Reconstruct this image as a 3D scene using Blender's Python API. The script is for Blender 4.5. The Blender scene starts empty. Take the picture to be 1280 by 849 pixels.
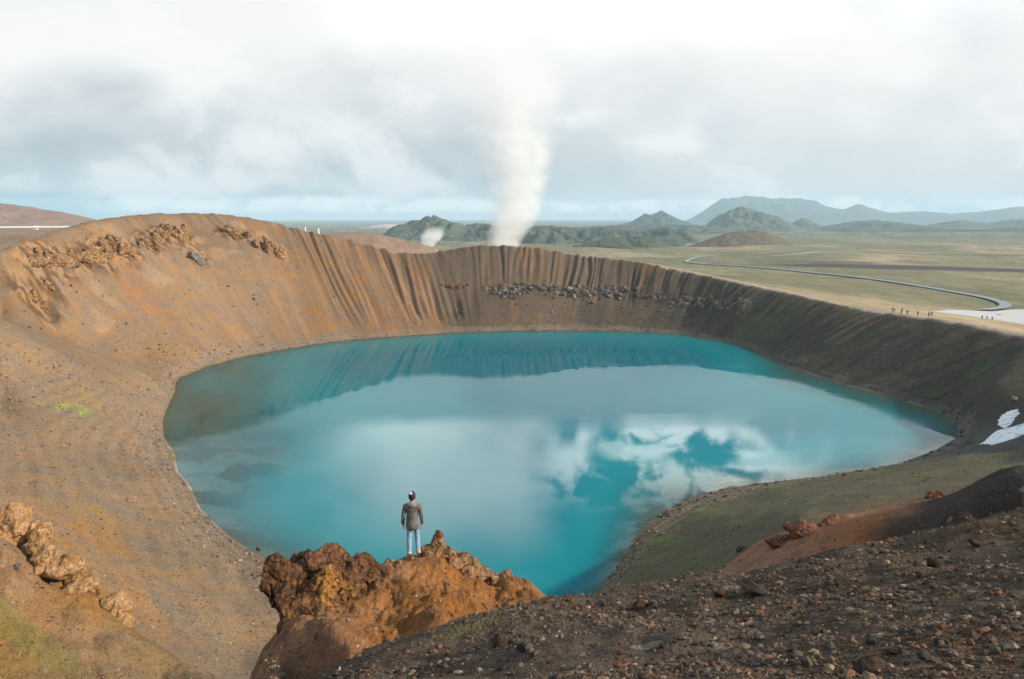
import bpy, bmesh, math, random, time
import numpy as np
from mathutils import Vector, Matrix
T0 = time.time()
rnd = random.Random(7)
R = math.radians
scene = bpy.context.scene
C = scene.collection

# ------------------------------------------------------------------ camera geometry
F = 1000.0                     # focal length in reference pixels (1280 wide)
PITCH = R(8.78)
CP, SP = math.cos(PITCH), math.sin(PITCH)
LAKE_Z = -50.0

def ray(px, py):
    x = (px - 640.0) / F; v = (424.5 - py) / F
    return x, CP + v * SP, v * CP - SP
def W(px, py, s):
    d = ray(px, py)
    return (d[0] * s, d[1] * s, d[2] * s)
def Wlake(px, py):
    d = ray(px, py)
    return W(px, py, LAKE_Z / d[2])

cam = bpy.data.cameras.new('camera'); cam.lens = 36.0 * F / 1280.0; cam.sensor_width = 36; cam.sensor_fit = 'HORIZONTAL'
cam.clip_start = 0.1; cam.clip_end = 60000
camo = bpy.data.objects.new('camera', cam); C.objects.link(camo)
camo.rotation_euler = (math.pi / 2 - PITCH, 0, 0)
scene.camera = camo

# ------------------------------------------------------------------ noise (numpy)
def _h(ix, iy, iz, seed):
    h = (ix.astype(np.int64) * 374761393 + iy.astype(np.int64) * 668265263 + iz.astype(np.int64) * 2147483647 + seed * 974711) & 0xFFFFFFFF
    h = ((h ^ (h >> 13)) * 1274126177) & 0xFFFFFFFF
    return ((h ^ (h >> 16)) & 0xFFFF) / 65535.0
def noise2(x, y, seed=0):
    fx = np.floor(x); fy = np.floor(y); tx = x - fx; ty = y - fy
    z = np.zeros(1, dtype=np.int64)
    tx = tx * tx * tx * (tx * (tx * 6 - 15) + 10); ty = ty * ty * ty * (ty * (ty * 6 - 15) + 10)
    a = _h(fx, fy, z, seed); b = _h(fx + 1, fy, z, seed); c = _h(fx, fy + 1, z, seed); d = _h(fx + 1, fy + 1, z, seed)
    return (a + (b - a) * tx) * (1 - ty) + (c + (d - c) * tx) * ty
def noise3(x, y, z, seed=0):
    fx = np.floor(x); fy = np.floor(y); fz = np.floor(z); tx = x - fx; ty = y - fy; tz = z - fz
    tx = tx * tx * (3 - 2 * tx); ty = ty * ty * (3 - 2 * ty); tz = tz * tz * (3 - 2 * tz)
    r = 0
    for dz in (0, 1):
        a = _h(fx, fy, fz + dz, seed); b = _h(fx + 1, fy, fz + dz, seed); c = _h(fx, fy + 1, fz + dz, seed); d = _h(fx + 1, fy + 1, fz + dz, seed)
        v = (a + (b - a) * tx) * (1 - ty) + (c + (d - c) * tx) * ty
        r = r + v * (tz if dz else 1 - tz)
    return r
def fbm2(x, y, oct=4, seed=0, gain=.5):
    t = 0; a = 1; n = 0
    for i in range(oct):
        ca, sa = math.cos(i * 1.1), math.sin(i * 1.1)
        t = t + a * noise2((x * ca - y * sa) * 2 ** i + 17.3 * i, (x * sa + y * ca) * 2 ** i + 5.1 * i, seed + i); n += a; a *= gain
    return t / n
def fbm3(p, f, oct=4, seed=0, gain=.5, ridged=False):
    t = 0; a = 1; n = 0
    for i in range(oct):
        k = f * 2 ** i
        v = noise3(p[:, 0] * k + 3.7 * i, p[:, 1] * k + 9.2 * i, p[:, 2] * k + 1.3 * i, seed + i)
        if ridged: v = 1 - np.abs(2 * v - 1)
        t = t + a * v; n += a; a *= gain
    return t / n
def sstep(a, b, x):
    t = np.clip((x - a) / (b - a), 0, 1); return t * t * (3 - 2 * t)

# ------------------------------------------------------------------ crater outline
CX, CY = 5.0, 215.0
shore_px = [(212, 500), (225, 472), (260, 457), (300, 447), (350, 438), (400, 430), (450, 424), (500, 421), (570, 416), (640, 414.5), (700, 413.5), (750, 414), (800, 415), (850, 418),
            (900, 426), (930, 433), (960, 446), (985, 458), (1020, 470), (1060, 482), (1100, 492), (1130, 500), (1160, 510), (1185, 522), (1197, 532), (1198, 545), (1170, 562), (1130, 578), (1080, 588), (1020, 597), (950, 604), (900, 612), (860, 623),
            (830, 638), (808, 655), (790, 678), (775, 700), (760, 726), (735, 760), (680, 790), (600, 800), (500, 785), (420, 750), (365, 712), (345, 703), (310, 686), (278, 664), (250, 636), (236, 605), (222, 590), (216, 565), (204, 545), (203, 525)]
_s = shore_px + shore_px[:1]; shore_px = []
for _a, _b in zip(_s[:-1], _s[1:]): shore_px += [_a, ((_a[0] + _b[0]) / 2, (_a[1] + _b[1]) / 2)]
shore = np.array([Wlake(*p) for p in shore_px])
rim_px = [(0, 317, 232), (50, 297, 262), (100, 281, 292), (140, 272.5, 315), (170, 268, 330), (200, 265, 345), (245, 265, 356), (292, 267, 366), (340, 277, 380), (390, 288, 390), (440, 299.5, 396), (490, 313.5, 398),
          (530, 319, 402), (555, 311, 408), (600, 306, 412), (640, 306, 413), (690, 310, 413), (740, 318, 412), (800, 327, 405), (860, 340, 386), (930, 355, 352), (1000, 371, 325), (1060, 385, 292), (1130, 394, 264), (1200, 405, 242), (1280, 420, 220)]
_k = np.array(rim_px, float); _x = np.arange(0, 1281, 10.0); _k = np.stack([_x, np.interp(_x, _k[:, 0], _k[:, 1]), np.interp(_x, _k[:, 0], _k[:, 2])], -1)
for _ in range(6): _k[1:-1, 1:] = (_k[:-2, 1:] + 2 * _k[1:-1, 1:] + _k[2:, 1:]) / 4
rim_px = [tuple(q) for q in _k]
rim = [W(*p) for p in rim_px]
rim_w = [(142, 180, -31), (134, 140, -27), (108, 100, -21), (78, 62, -15), (45, 27, -7.5), (20, 4, -1.5), (0, -4, -0.9), (-15, -4, -1.6), (-40, 8, -5.5), (-80, 42, -11), (-115, 90, -14), (-142, 140, -16), (-152, 190, -15)]
rim_all = np.array(list(rim) + rim_w)
def polar(p):
    return np.arctan2(p[:, 1] - CY, p[:, 0] - CX), np.hypot(p[:, 0] - CX, p[:, 1] - CY)
def periodic(th, val):
    o = np.argsort(th); th = th[o]; val = val[o]
    return np.concatenate([th - 2 * np.pi, th, th + 2 * np.pi]), np.concatenate([val, val, val])
th_s, r_s = polar(shore); TS, VS = periodic(th_s, r_s)
th_r, r_r = polar(rim_all); TR, VR = periodic(th_r, r_r); _, VZ = periodic(th_r, rim_all[:, 2])
def rs_of(th): return np.interp(th, TS, VS)
def rr_of(th): return np.interp(th, TR, VR)
def zr_of(th): return np.interp(th, TR, VZ)

# ------------------------------------------------------------------ terrain control points
pts = []
def P(px, py, s): pts.append(W(px, py, s))
for p in shore: pts.append(tuple(p))
ctr = np.array([CX, CY])
for i, p in enumerate(shore):
    d = ctr - p[:2]; L = np.hypot(*d); d /= L
    px = shore_px[i][0]; py = shore_px[i][1]
    shelf = 1.0
    if 200 < px < 330 and py < 620: shelf = 2.6
    if px > 960 and py < 530: shelf = 1.6
    if 740 < px < 1000 and py > 590: shelf = 1.5
    if i % 4 == 0:
        shal = shelf > 1.55
        prof_ = ((3, -50.25), (7, -50.7), (13, -52.2), (30, -58)) if shal else ((5, -50.9), (14, -53.5), (32, -60))
        for d_, z_ in prof_: pts.append((*(p[:2] + d * d_ * shelf), z_))
pts.append((CX, CY, -75))
# far wall profile between shore and rim, and the outer flank
for i, p in enumerate(rim):
    th = math.atan2(p[1] - CY, p[0] - CX); rs = float(rs_of(th)); rr = math.hypot(p[0] - CX, p[1] - CY); zr = p[2]
    u = np.array([math.cos(th), math.sin(th)])
    px = rim_px[i][0]
    pts.append(tuple(p))
    if px >= 140:
        for s, k in ((.05, .025), (.12, .095), (.3, .29), (.55, .56), (.8, .82), (.93, .94)):
            pts.append((*(ctr + u * (rs + (rr - rs) * s)), -50 + (zr + 50) * k))
    right = px > 800
    for dd, drop in (((7, .35), (30, 3.0), (70, 7.5)) if right else ((5, .8), (22, 6), (60, 16))):
        pts.append((*(ctr + u * (rr + dd)), max(zr - drop, -45) ))
for p in rim_w: pts.append(p)
for x, y, z in rim_w:
    if y > 20:
        u = np.array([x - CX, y - CY]); u /= np.hypot(*u)
        pts.append((x + u[0] * 40, y + u[1] * 40, z - 6 if x > 0 else z + 2))
# near-left slope (a plane from the shore, bulging)
def Pl(px, py, k=.47, off=0):
    d = ray(px, py); n = (-.832, -.555)
    a = -50 + k * ((0 + 67) * n[0] + (0 - 152) * n[1]) + off
    b = k * (d[0] * n[0] + d[1] * n[1])
    s = a / (d[2] - b); pts.append(W(px, py, s))
for q in [(60, 540), (60, 600), (130, 560), (130, 620), (130, 680), (200, 600), (200, 660), (200, 720), (200, 775), (260, 690), (260, 740), (260, 790), (310, 730), (310, 780), (300, 830), (0, 500), (0, 550), (0, 600)]:
    Pl(*q)
for q in [(0, 397, 196), (40, 412, 200), (85, 431, 206), (130, 452, 213), (175, 468, 222), (0, 440, 172), (60, 440, 188), (150, 475, 199), (60, 475, 176), (130, 500, 181)]: P(*q)
for q in [(0, 388, 222), (60, 405, 236), (120, 425, 248), (180, 450, 255)]: P(*q)
# foreground gravel slope
for q in [(1280, 849, 4.3), (1140, 849, 4.6), (1000, 849, 5), (800, 849, 5.5), (640, 849, 6.2), (520, 849, 8), (1280, 740, 7), (1100, 760, 7.6), (950, 780, 8), (800, 790, 8.5), (640, 800, 8.6), (560, 820, 9),
          (1280, 680, 10.5), (1180, 705, 10.3), (1050, 725, 10.5), (920, 745, 10.8), (800, 757, 11), (690, 770, 10.8), (1400, 620, 14), (1500, 780, 5)]: P(*q)
crest = [(390, 849, 12), (480, 813, 12), (590, 768, 12.5), (680, 746, 13), (775, 731, 14), (877, 724, 14.5), (980, 701, 15), (1102, 677, 15), (1172, 668, 15), (1280, 638, 15)]
for q in crest: P(*q)
for px, py, s in crest:
    if px < 700: ss = ((2.2, .5), (4.2, .9))
    else: ss = ((3.5, 1.0), (8, 2.4), (15, 3.2))
    for ds, dz in ss:
        p = W(px, py, s + ds); pts.append((p[0], p[1], p[2] - dz))
for q in [(0, 0, -1.65), (4, 0, -1.3), (8, 6, -2.4), (-4, 1, -2.3), (-8, 2, -4.2), (-15, 2, -7.5), (-22, 12, -14), (-30, 25, -14.5), (-4, 7, -5.2), (-7, 9, -9), (-8, 14, -13.5), (-11, 20, -18), (-11, 28, -22), (-14, 38, -26.5), (-9, 42, -29),
          (-6, 34, -22), (0, 34, -18.5), (6, 34, -19), (-3, 60, -35.5), (10, 60, -32), (-15, 60, -38.5), (0, 78, -43), (-14, 80, -45.5), (-22, 75, -44.5), (-18, 68, -42)]: pts.append(q)
# knoll
knoll = [(350, 840, 15.5), (400, 800, 16.5), (440, 815, 15.4), (450, 770, 18), (500, 740, 19.5), (560, 740, 20), (620, 742, 21.5), (545, 765, 18), (420, 770, 18), (370, 805, 17), (517, 699, 21.6), (500, 702, 21.4), (480, 708, 21),
         (530, 693, 22), (560, 694, 22.4), (590, 712, 22.6), (630, 715, 23), (655, 727, 23.5), (672, 742, 23.8), (330, 849, 15.5), (580, 712, 22), (540, 715, 20.8)]
for q in knoll: P(*q)
for px, py, s in [(480, 708, 21), (517, 699, 21.6), (560, 694, 22.4), (590, 712, 22.6), (630, 715, 23), (672, 742, 23.8), (720, 760, 22)]:
    for ds, dz in ((1.2, .7), (3, 2.2), (8, 4)):
        p = W(px, py, s + ds); pts.append((p[0], p[1], p[2] - dz))
for px, py, s in [(340, 840, 15.6), (348, 800, 17.5), (365, 760, 19.5), (420, 730, 20.5)]:
    p = W(px, py, s)
    for dx, dz in ((-.6, .9), (-1.6, 3.2), (-3.2, 5.5)):
        pts.append((p[0] + dx, p[1] + (.5 if px > 400 else 0), p[2] - dz - (.4 if px > 400 else 0)))
# left spur
for q in [(0, 849, 34), (100, 849, 36), (200, 849, 38), (250, 835, 39.5), (290, 849, 39), (60, 780, 38), (120, 770, 39.5), (0, 720, 38), (165, 787, 41), (110, 738, 42), (50, 695, 42), (0, 655, 42), (200, 810, 40), (0, 780, 36)]: P(*q)
for px, py, s in [(0, 650, 43), (50, 690, 43), (110, 735, 43), (165, 780, 42), (250, 830, 41)]:
    for ds, dz in ((3, 1.2), (8, 2.6), (16, 3)):
        p = W(px, py, s + ds); pts.append((p[0], p[1], p[2] - dz))
# right slopes
for q in [(800, 715, 100), (900, 690, 88), (900, 650, 115), (1000, 620, 120), (1000, 645, 86), (1100, 600, 125), (1100, 622, 92), (1200, 575, 135), (1200, 596, 100), (1280, 540, 155), (1280, 570, 125), (1280, 510, 172),
          (950, 690, 42), (1000, 675, 40), (1085, 650, 38), (935, 710, 41), (985, 660, 44), (1050, 642, 44), (1150, 640, 40), (1130, 630, 46), (1215, 615, 50), (1280, 590, 56), (1280, 615, 32), (1200, 640, 33), (1100, 665, 30), (1240, 480, 190), (1280, 460, 195), (903, 716, 42), (918, 699, 43), (948, 674, 44)]: P(*q)
for px, py, s in [(895, 718, 42), (930, 686, 44), (985, 658, 46), (1050, 640, 46), (1150, 622, 50), (1215, 610, 54), (1280, 585, 60)]:
    for ds, dz in ((6, 1.0), (14, 2.2)):
        p = W(px, py, s + ds); pts.append((p[0], p[1], p[2] - dz))
# the plain outside
for q in [(1180, 388, 352), (1280, 395, 345), (1280, 378, 430), (1000, 345, 640), (1150, 362, 480), (1280, 340, 700), (900, 325, 900), (1050, 325, 900), (1280, 310, 1350), (1100, 310, 1350), (850, 312, 1300), (1280, 295, 2600), (1000, 295, 2600), (1280, 285, 5000), (900, 350, 520)]: P(*q)
for a in range(-180, 180, 15):
    for rr_, z in ((700, -48), (1500, -56), (3000, -66), (6000, -76), (11000, -80), (17000, -84)):
        if -35 <= a <= 35 and rr_ < 3000: continue
        aa = R(a)
        zz = z
        if abs(a) > 90 and rr_ < 3000: zz = -25
        pts.append((math.sin(aa) * rr_, math.cos(aa) * rr_, zz))
for q in [(-60, 700, -46), (-200, 650, -36), (0, 560, -40), (120, 600, -45), (-240, 320, -16), (0, -30, 0), (60, -20, -2), (-60, -20, -3), (0, -200, 2), (150, 20, -8), (-150, 20, -8)]: pts.append(q)
for q in [(0, 290, 600), (-80, 290, 600), (60, 289.5, 640), (100, 286, 680), (0, 287, 760), (0, 300, 420), (-100, 300, 500), (40, 296, 420)]: P(*q)
for q in [(0, 1200, -52), (-400, 1200, -48), (300, 1300, -55), (-150, 2000, -60), (200, 2000, -60)]: pts.append(q)
pts = np.array(pts)
# drop near-duplicates
keep = []
def umap(x, y):
    r = np.hypot(x, y) + 2.0
    k = r ** -0.65
    return x * k, y * k
ux, uy = umap(pts[:, 0], pts[:, 1])
for i in range(len(pts)):
    if all((ux[i] - ux[j]) ** 2 + (uy[i] - uy[j]) ** 2 > 1e-4 for j in keep): keep.append(i)
pts = pts[keep]; ux = ux[keep]; uy = uy[keep]
EPS2 = 0.035 ** 2
N = len(pts)
K = np.sqrt((ux[:, None] - ux[None]) ** 2 + (uy[:, None] - uy[None]) ** 2 + EPS2)
K[np.arange(N), np.arange(N)] -= 0.004
A = np.zeros((N + 3, N + 3)); A[:N, :N] = K; A[:N, N] = 1; A[:N, N + 1] = ux; A[:N, N + 2] = uy; A[N:, :N] = A[:N, N:].T
sol = np.linalg.solve(A, np.concatenate([pts[:, 2], np.zeros(3)]))
w32 = sol[:N]; ux32 = ux; uy32 = uy; print('weights', np.abs(w32).max())
def base_h(x, y):
    x = np.asarray(x, float).ravel(); y = np.asarray(y, float).ravel(); out = np.empty(len(x))
    for a in range(0, len(x), 8000):
        u, v = umap(x[a:a + 8000], y[a:a + 8000])
        d = u[:, None] - ux32[None]; e = v[:, None] - uy32[None]
        d *= d; e *= e; d += e; d += EPS2; np.sqrt(d, out=d)
        out[a:a + 8000] = d @ w32 + sol[N] + sol[N + 1] * u + sol[N + 2] * v
    return out
print('control points', N, 'solve', time.time() - T0)

# ------------------------------------------------------------------ ground sheet (polar grid round the viewpoint, finer where it shows)
def seg(a, b, step, log=False):
    if log: return list(np.exp(np.arange(math.log(a), math.log(b), step)))
    return list(np.arange(a, b, step))
rad = np.array([0.4, 0.8, 1.2] + seg(1.6, 15, .012, True) + seg(15, 26, .0045, True) + seg(26, 60, .0075, True) + seg(60, 130, .009, True) + seg(130, 290, .8) + seg(290, 430, .5) + seg(430, 1500, .012, True) + seg(1500, 16500, .04, True) + [16500])
az = np.concatenate([np.arange(-180, -42, 4.0), np.arange(-42, 42.0001, .068), np.arange(46, 180, 4.0)])
az = R(1) * az
NR, NA = len(rad), len(az)
print('grid', NR, NA)
# evaluate coarse then interpolate
rc = rad[np.unique(np.concatenate([np.arange(0, NR, 3), [NR - 1]]))]; ic = np.unique(np.concatenate([np.arange(0, NA, 4), [NA - 1]])); ac = az[ic]
hx = rc[:, None] * np.sin(ac)[None]; hy = rc[:, None] * np.cos(ac)[None]
hc = base_h(hx, hy).reshape(len(rc), len(ac))
h1 = np.empty((len(rc), NA))
for i in range(len(rc)): h1[i] = np.interp(az, ac, hc[i])
j = np.clip(np.searchsorted(rc, rad) - 1, 0, len(rc) - 2); t = ((rad - rc[j]) / (rc[j + 1] - rc[j]))[:, None]
H = h1[j] * (1 - t) + h1[j + 1] * t
X = rad[:, None] * np.sin(az)[None]; Y = rad[:, None] * np.cos(az)[None]
print('height', time.time() - T0)
Hgrid = H.copy()
def h_at(x, y):
    x = np.atleast_1d(np.asarray(x, float)); y = np.atleast_1d(np.asarray(y, float))
    r = np.hypot(x, y); a = np.arctan2(x, y)
    i = np.clip(np.searchsorted(rad, r) - 1, 0, NR - 2); jj = np.clip(np.searchsorted(az, a) - 1, 0, NA - 2)
    tr = np.clip((r - rad[i]) / (rad[i + 1] - rad[i]), 0, 1); ta = np.clip((a - az[jj]) / (az[jj + 1] - az[jj]), 0, 1)
    return (Hgrid[i, jj] * (1 - tr) + Hgrid[i + 1, jj] * tr) * (1 - ta) + (Hgrid[i, jj + 1] * (1 - tr) + Hgrid[i + 1, jj + 1] * tr) * ta
_rr = rad[3:]
def hit(px, py, smin=0):
    """first point of the ground seen along a line of sight, and its depth"""
    d = ray(px, py); hl = math.hypot(d[0], d[1]); a = math.atan2(d[0], d[1])
    jj = int(np.clip(np.searchsorted(az, a) - 1, 0, NA - 2)); ta = (a - az[jj]) / (az[jj + 1] - az[jj])
    prof = Hgrid[3:, jj] * (1 - ta) + Hgrid[3:, jj + 1] * ta
    los = _rr * d[2] / hl
    k = np.nonzero((prof >= los) & (_rr > smin))[0]
    if not len(k): return None
    k = k[0]
    if k == 0: r = _rr[0]
    else:
        e0 = los[k - 1] - prof[k - 1]; e1 = los[k] - prof[k]; r = _rr[k - 1] + (_rr[k] - _rr[k - 1]) * (e0 / (e0 - e1) if e0 != e1 else 0)
    s = r / hl
    return Vector((d[0] * s, d[1] * s, d[2] * s)), s
Xf, Yf, Hf = X.ravel(), Y.ravel(), H.ravel().copy()
CRAG_LINES = [[(36, 332), (50, 324), (66, 326), (84, 330)], [(48, 318), (62, 322), (88, 322), (112, 322), (134, 330)], [(118, 316), (132, 312), (142, 305), (152, 318), (166, 312)], [(178, 306), (186, 298), (196, 308)],
              [(200, 296), (210, 292), (222, 298), (234, 296)], [(236, 312), (243, 318), (250, 326)], [(284, 290), (300, 294), (314, 298)], [(316, 300), (328, 306), (340, 314), (350, 318)], [(30, 366), (40, 373), (50, 380), (58, 387)], [(50, 350), (58, 356), (64, 362)]]
def line_mask(lines, rad_, step=3.0, smin=100):
    P_ = []
    for ln in lines:
        for (x0, y0), (x1, y1) in zip(ln[:-1], ln[1:]):
            n_ = max(2, int(math.hypot(x1 - x0, y1 - y0) / step))
            for k in range(n_):
                h = hit(x0 + (x1 - x0) * k / n_, y0 + (y1 - y0) * k / n_, smin)
                if h: P_.append(h[0])
    mk = np.zeros(len(Xf))
    lo = np.min([p[:] for p in P_], 0) - 3 * rad_; hi = np.max([p[:] for p in P_], 0) + 3 * rad_
    q = np.nonzero((Xf > lo[0]) & (Xf < hi[0]) & (Yf > lo[1]) & (Yf < hi[1]))[0]
    for p in P_: mk[q] = np.maximum(mk[q], np.exp(-((Xf[q] - p.x) ** 2 + (Yf[q] - p.y) ** 2) / rad_ ** 2))
    return mk
Df = np.hypot(Xf, Yf)
TH = np.arctan2(Yf - CY, Xf - CX); RC = np.hypot(Xf - CX, Yf - CY)
RS = rs_of(TH); RR = rr_of(TH)
S = (RC - RS) / np.maximum(RR - RS, 5)          # 0 at the shore, 1 at the rim
Zbase = Hf.copy()
# gullies and striations down the inner wall
arc = TH * 150.0
wall = sstep(.02, .3, S) * (1 - sstep(.97, 1.12, S))
deg = np.degrees(TH)
far = sstep(50, 72, deg) * (1 - sstep(116, 130, deg))      # far wall gullies
far = np.maximum(far, .3 * sstep(110, 120, deg) * (1 - sstep(150, 160, deg)) * sstep(.72, .9, S))
rightm = sstep(-25, -5, deg) * (1 - sstep(50, 70, deg))
sel = (wall > 0) & (Yf > 100)
a_, s_ = arc[sel], S[sel]
warp = (fbm2(a_ / 16, s_ * .7, 3, 5) - .5) * 9 + (fbm2(a_ / 45, s_ * .3 + 2, 2, 6) - .5) * 16
def tri(p): return 2 * np.abs(p - np.floor(p) - .5)
g1 = tri((a_ + warp * 1.3) / 7.2); g2 = tri((a_ + warp * .9 + 2.0 * s_) / 2.9 + noise2(a_ / 4, s_ * 1.5, 12)); g3 = noise2((a_ + warp * .3) / 1.1, s_ * 1.8, 13)
lowrun = sstep(98, 106, deg[sel])
gm = far[sel] * wall[sel] * (.22 + .78 * sstep(.25 , .62, s_ + .28 * lowrun + .25 * (noise2(a_ / 9, s_ * 0, 16) - .5)))
gpz = .15 + 1.05 * sstep(.25, .7, fbm2(a_ / 22, s_ * 1.1, 2, 17))
Hf[sel] -= gm * gpz * (1.9 * g1 * (.2 + 1.4 * noise2(a_ / 11, s_ * .7 + .5, 14)) + 1.0 * g2 * (.15 + 1.4 * noise2(a_ / 7, s_ * 1.6, 15)) + .4 * g3)
# fine striations on the right wall and the left wall
ga = noise2((a_ + s_ * 9) / .9, s_ * 1.2, 21); gb = noise2((a_ + s_ * 9) / 2.4, s_ * 1.5, 22)
Hf[sel] -= rightm[sel] * wall[sel] * (.45 * ga + .7 * gb)
lw = sstep(120, 140, deg[sel]) * wall[sel] * .5 * (1 - sstep(160, 170, deg[sel]))
Hf[sel] -= lw * (.35 * gb + .12 * ga)
# generic relief
Hf += (fbm2(Xf / 34, Yf / 34, 3, 31) - .5) * 2.2 * sstep(60, 140, Df) * (1 - sstep(480, 900, Df)) * sstep(-.02, .1, S) * (1 - .6 * sstep(1, 1.2, S) * (Xf > 60))
Hf += (fbm2(Xf / 160, Yf / 160, 4, 33) - .5) * 10 * sstep(600, 1600, Df)
m = (Df < 330) & (S > -.05)
Hf[m] += (fbm2(Xf[m] / 5, Yf[m] / 5, 3, 41) - .5) * .55 * sstep(14, 45, Df[m]) * sstep(0, .06, S[m])
m = (Df < 70)
kn = np.exp(-(((Xf[m] + 2.2) / 4.2) ** 2 + ((Yf[m] - 19) / 5) ** 2))
rg = fbm2(Xf[m] / 1.5, Yf[m] / 1.5, 4, 51)
PS = W(517, 699, 21.6); kn = kn * (1 - np.exp(-((Xf[m] - PS[0]) ** 2 + (Yf[m] - PS[1]) ** 2) / .45 ** 2)); rg = .5 + (rg - .5) * (1 - np.exp(-((Xf[m] - PS[0]) ** 2 + (Yf[m] - PS[1]) ** 2) / .6 ** 2))
xk, yk = Xf[m], Yf[m]; wx = xk + .5 * fbm2(xk / .8, yk / .8, 2, 54); wy = yk + .5 * fbm2(xk / .8 + 7, yk / .8, 2, 55)
rd = lambda L, sd: np.abs(2 * noise2(wx / L, wy / L, sd) - 1)
Hf[m] += (rg - .5) * .42 * sstep(3, 10, Df[m]) + kn * (.34 * (rd(1.9, 56) - .5) + .19 * (rd(.8, 57) - .5) + .11 * (rd(.34, 58) - .5) + .07 * (rd(.15, 59) - .5))
sp_ = np.exp(-(((xk + 22) / 9) ** 2 + ((yk - 38) / 6) ** 2)); Hf[m] += sp_ * (.5 * (rd(2.6, 46) - .5) + .25 * (rd(1.0, 47) - .5) + .12 * (rd(.45, 48) - .5))
m = (Df < 32)
Hf[m] += (fbm2(Xf[m] / .3, Yf[m] / .3, 3, 61) - .5) * .085
# broken rock ground round the crags and along the old lava ledge
CM = line_mask(CRAG_LINES, 5.0); BM = line_mask([[(612, 360), (660, 358), (700, 361), (740, 359), (800, 366)], [(800, 368), (850, 376), (930, 382)]], 3.2)
q = CM > .02
rr1 = lambda L, sd: 1 - np.abs(2 * noise3(Xf[q] / L, Yf[q] / L, Zbase[q] / L, sd) - 1)
Hf[q] += sstep(.05, .6, CM[q]) * (2.2 * (rr1(6.0, 161) - .55) + 1.5 * (rr1(2.6, 162) - .5) + .8 * (rr1(1.3, 163) - .5))
q = BM > .02
Hf[q] += sstep(.05, .6, BM[q]) * (1.3 * (rr1(3.4, 164) - .5) + .9 * (rr1(1.6, 165) - .5))
# trodden contour lines and shallow rills on the left slope
lsm = (1 - sstep(-115, -95, deg)) * sstep(-175, -160, deg) * (S > .03) * (S < 1.1) * (Df > 48)
Hf += lsm * (.10 * np.sin(Zbase * 4.2 + 5 * fbm2(Xf / 16, Yf / 16, 2, 166)) + .55 * (fbm2(Xf / 9, Yf / 9, 3, 167) - .5))
# terrace lines of old water levels just above the shore
m = (S > -.02) & (S < .14) & (Df > 80)
Hf[m] += .07 * np.sin(Zbase[m] * 7.0 + 2 * noise2(Xf[m] / 6, Yf[m] / 6, 71)) * sstep(0, .02, S[m]) * (1 - sstep(.06, .14, S[m]))

# ---- surface colour of the ground: what lies there, not how it is lit
def srgb(r, g, b):
    f = lambda c: ((c / 255 + .055) / 1.055) ** 2.4 if c > 10 else c / 255 / 12.92
    return np.array([f(r), f(g), f(b)])
cols = []
def Cc(px, py, s, c, wgt=1.0):
    p = W(px, py, s); u, v = umap(np.array([p[0]]), np.array([p[1]])); cols.append((u[0], v[0], wgt, *c))
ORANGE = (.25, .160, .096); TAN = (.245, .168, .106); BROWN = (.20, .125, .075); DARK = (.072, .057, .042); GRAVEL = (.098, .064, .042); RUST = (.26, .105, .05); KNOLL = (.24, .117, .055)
OLIVE = (.155, .145, .075); GREEN = (.16, .19, .05)
for q in [(150, 380, 280), (60, 370, 240), (250, 400, 290), (330, 340, 340), (200, 300, 330), (100, 330, 280), (280, 300, 350), (350, 400, 320)]: Cc(*q, ORANGE)
for q in [(400, 380, 340), (450, 350, 360), (380, 330, 370), (430, 400, 330)]: Cc(*q, (.22, .135, .075))
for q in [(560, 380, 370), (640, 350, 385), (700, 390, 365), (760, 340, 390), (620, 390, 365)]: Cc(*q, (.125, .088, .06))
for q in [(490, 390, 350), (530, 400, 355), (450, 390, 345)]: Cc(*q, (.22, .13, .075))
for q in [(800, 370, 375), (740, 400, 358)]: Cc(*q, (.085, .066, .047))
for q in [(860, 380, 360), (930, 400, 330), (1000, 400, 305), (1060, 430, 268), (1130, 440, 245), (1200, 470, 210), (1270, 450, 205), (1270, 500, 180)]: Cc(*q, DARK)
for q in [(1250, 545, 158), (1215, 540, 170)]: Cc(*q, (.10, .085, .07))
for q in [(80, 480, 160), (100, 560, 125), (180, 620, 120), (230, 700, 90), (280, 760, 75), (150, 520, 150), (30, 540, 140), (250, 640, 130)]: Cc(*q, TAN)
for q in [(230, 780, 65), (100, 640, 100), (300, 800, 60), (180, 700, 85)]: Cc(*q, (.30, .175, .085))
for q in [(60, 740, 39), (120, 760, 40), (20, 700, 40)]: Cc(*q, (.27, .145, .065))
for q in [(40, 820, 36), (150, 830, 38), (220, 840, 39)]: Cc(*q, (.215, .138, .07))
for q in [(450, 770, 18), (520, 730, 20), (580, 725, 22), (400, 800, 16.5), (630, 735, 22.5), (480, 790, 17)]: Cc(*q, KNOLL)
for q in [(360, 835, 15.6), (430, 815, 15.4)]: Cc(*q, (.20, .10, .05))
for q in [(500, 840, 9), (640, 800, 8.5), (800, 790, 8.5), (950, 780, 8), (1100, 760, 7.6), (1280, 740, 7), (1280, 849, 4.3), (900, 849, 5), (700, 760, 12), (1000, 710, 13.5), (1200, 680, 13)]: Cc(*q, GRAVEL)
for q in [(1250, 800, 5), (1150, 800, 5.6)]: Cc(*q, (.12, .07, .04))
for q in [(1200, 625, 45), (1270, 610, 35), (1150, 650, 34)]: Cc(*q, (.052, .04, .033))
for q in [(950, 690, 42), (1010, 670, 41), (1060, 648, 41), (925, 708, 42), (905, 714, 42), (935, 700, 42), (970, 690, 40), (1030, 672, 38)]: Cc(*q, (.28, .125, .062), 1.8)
for q in [(830, 700, 100), (900, 670, 105), (980, 630, 115), (1080, 605, 122), (1180, 580, 130), (880, 640, 125), (1040, 615, 118)]: Cc(*q, (.125, .105, .066))
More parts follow.
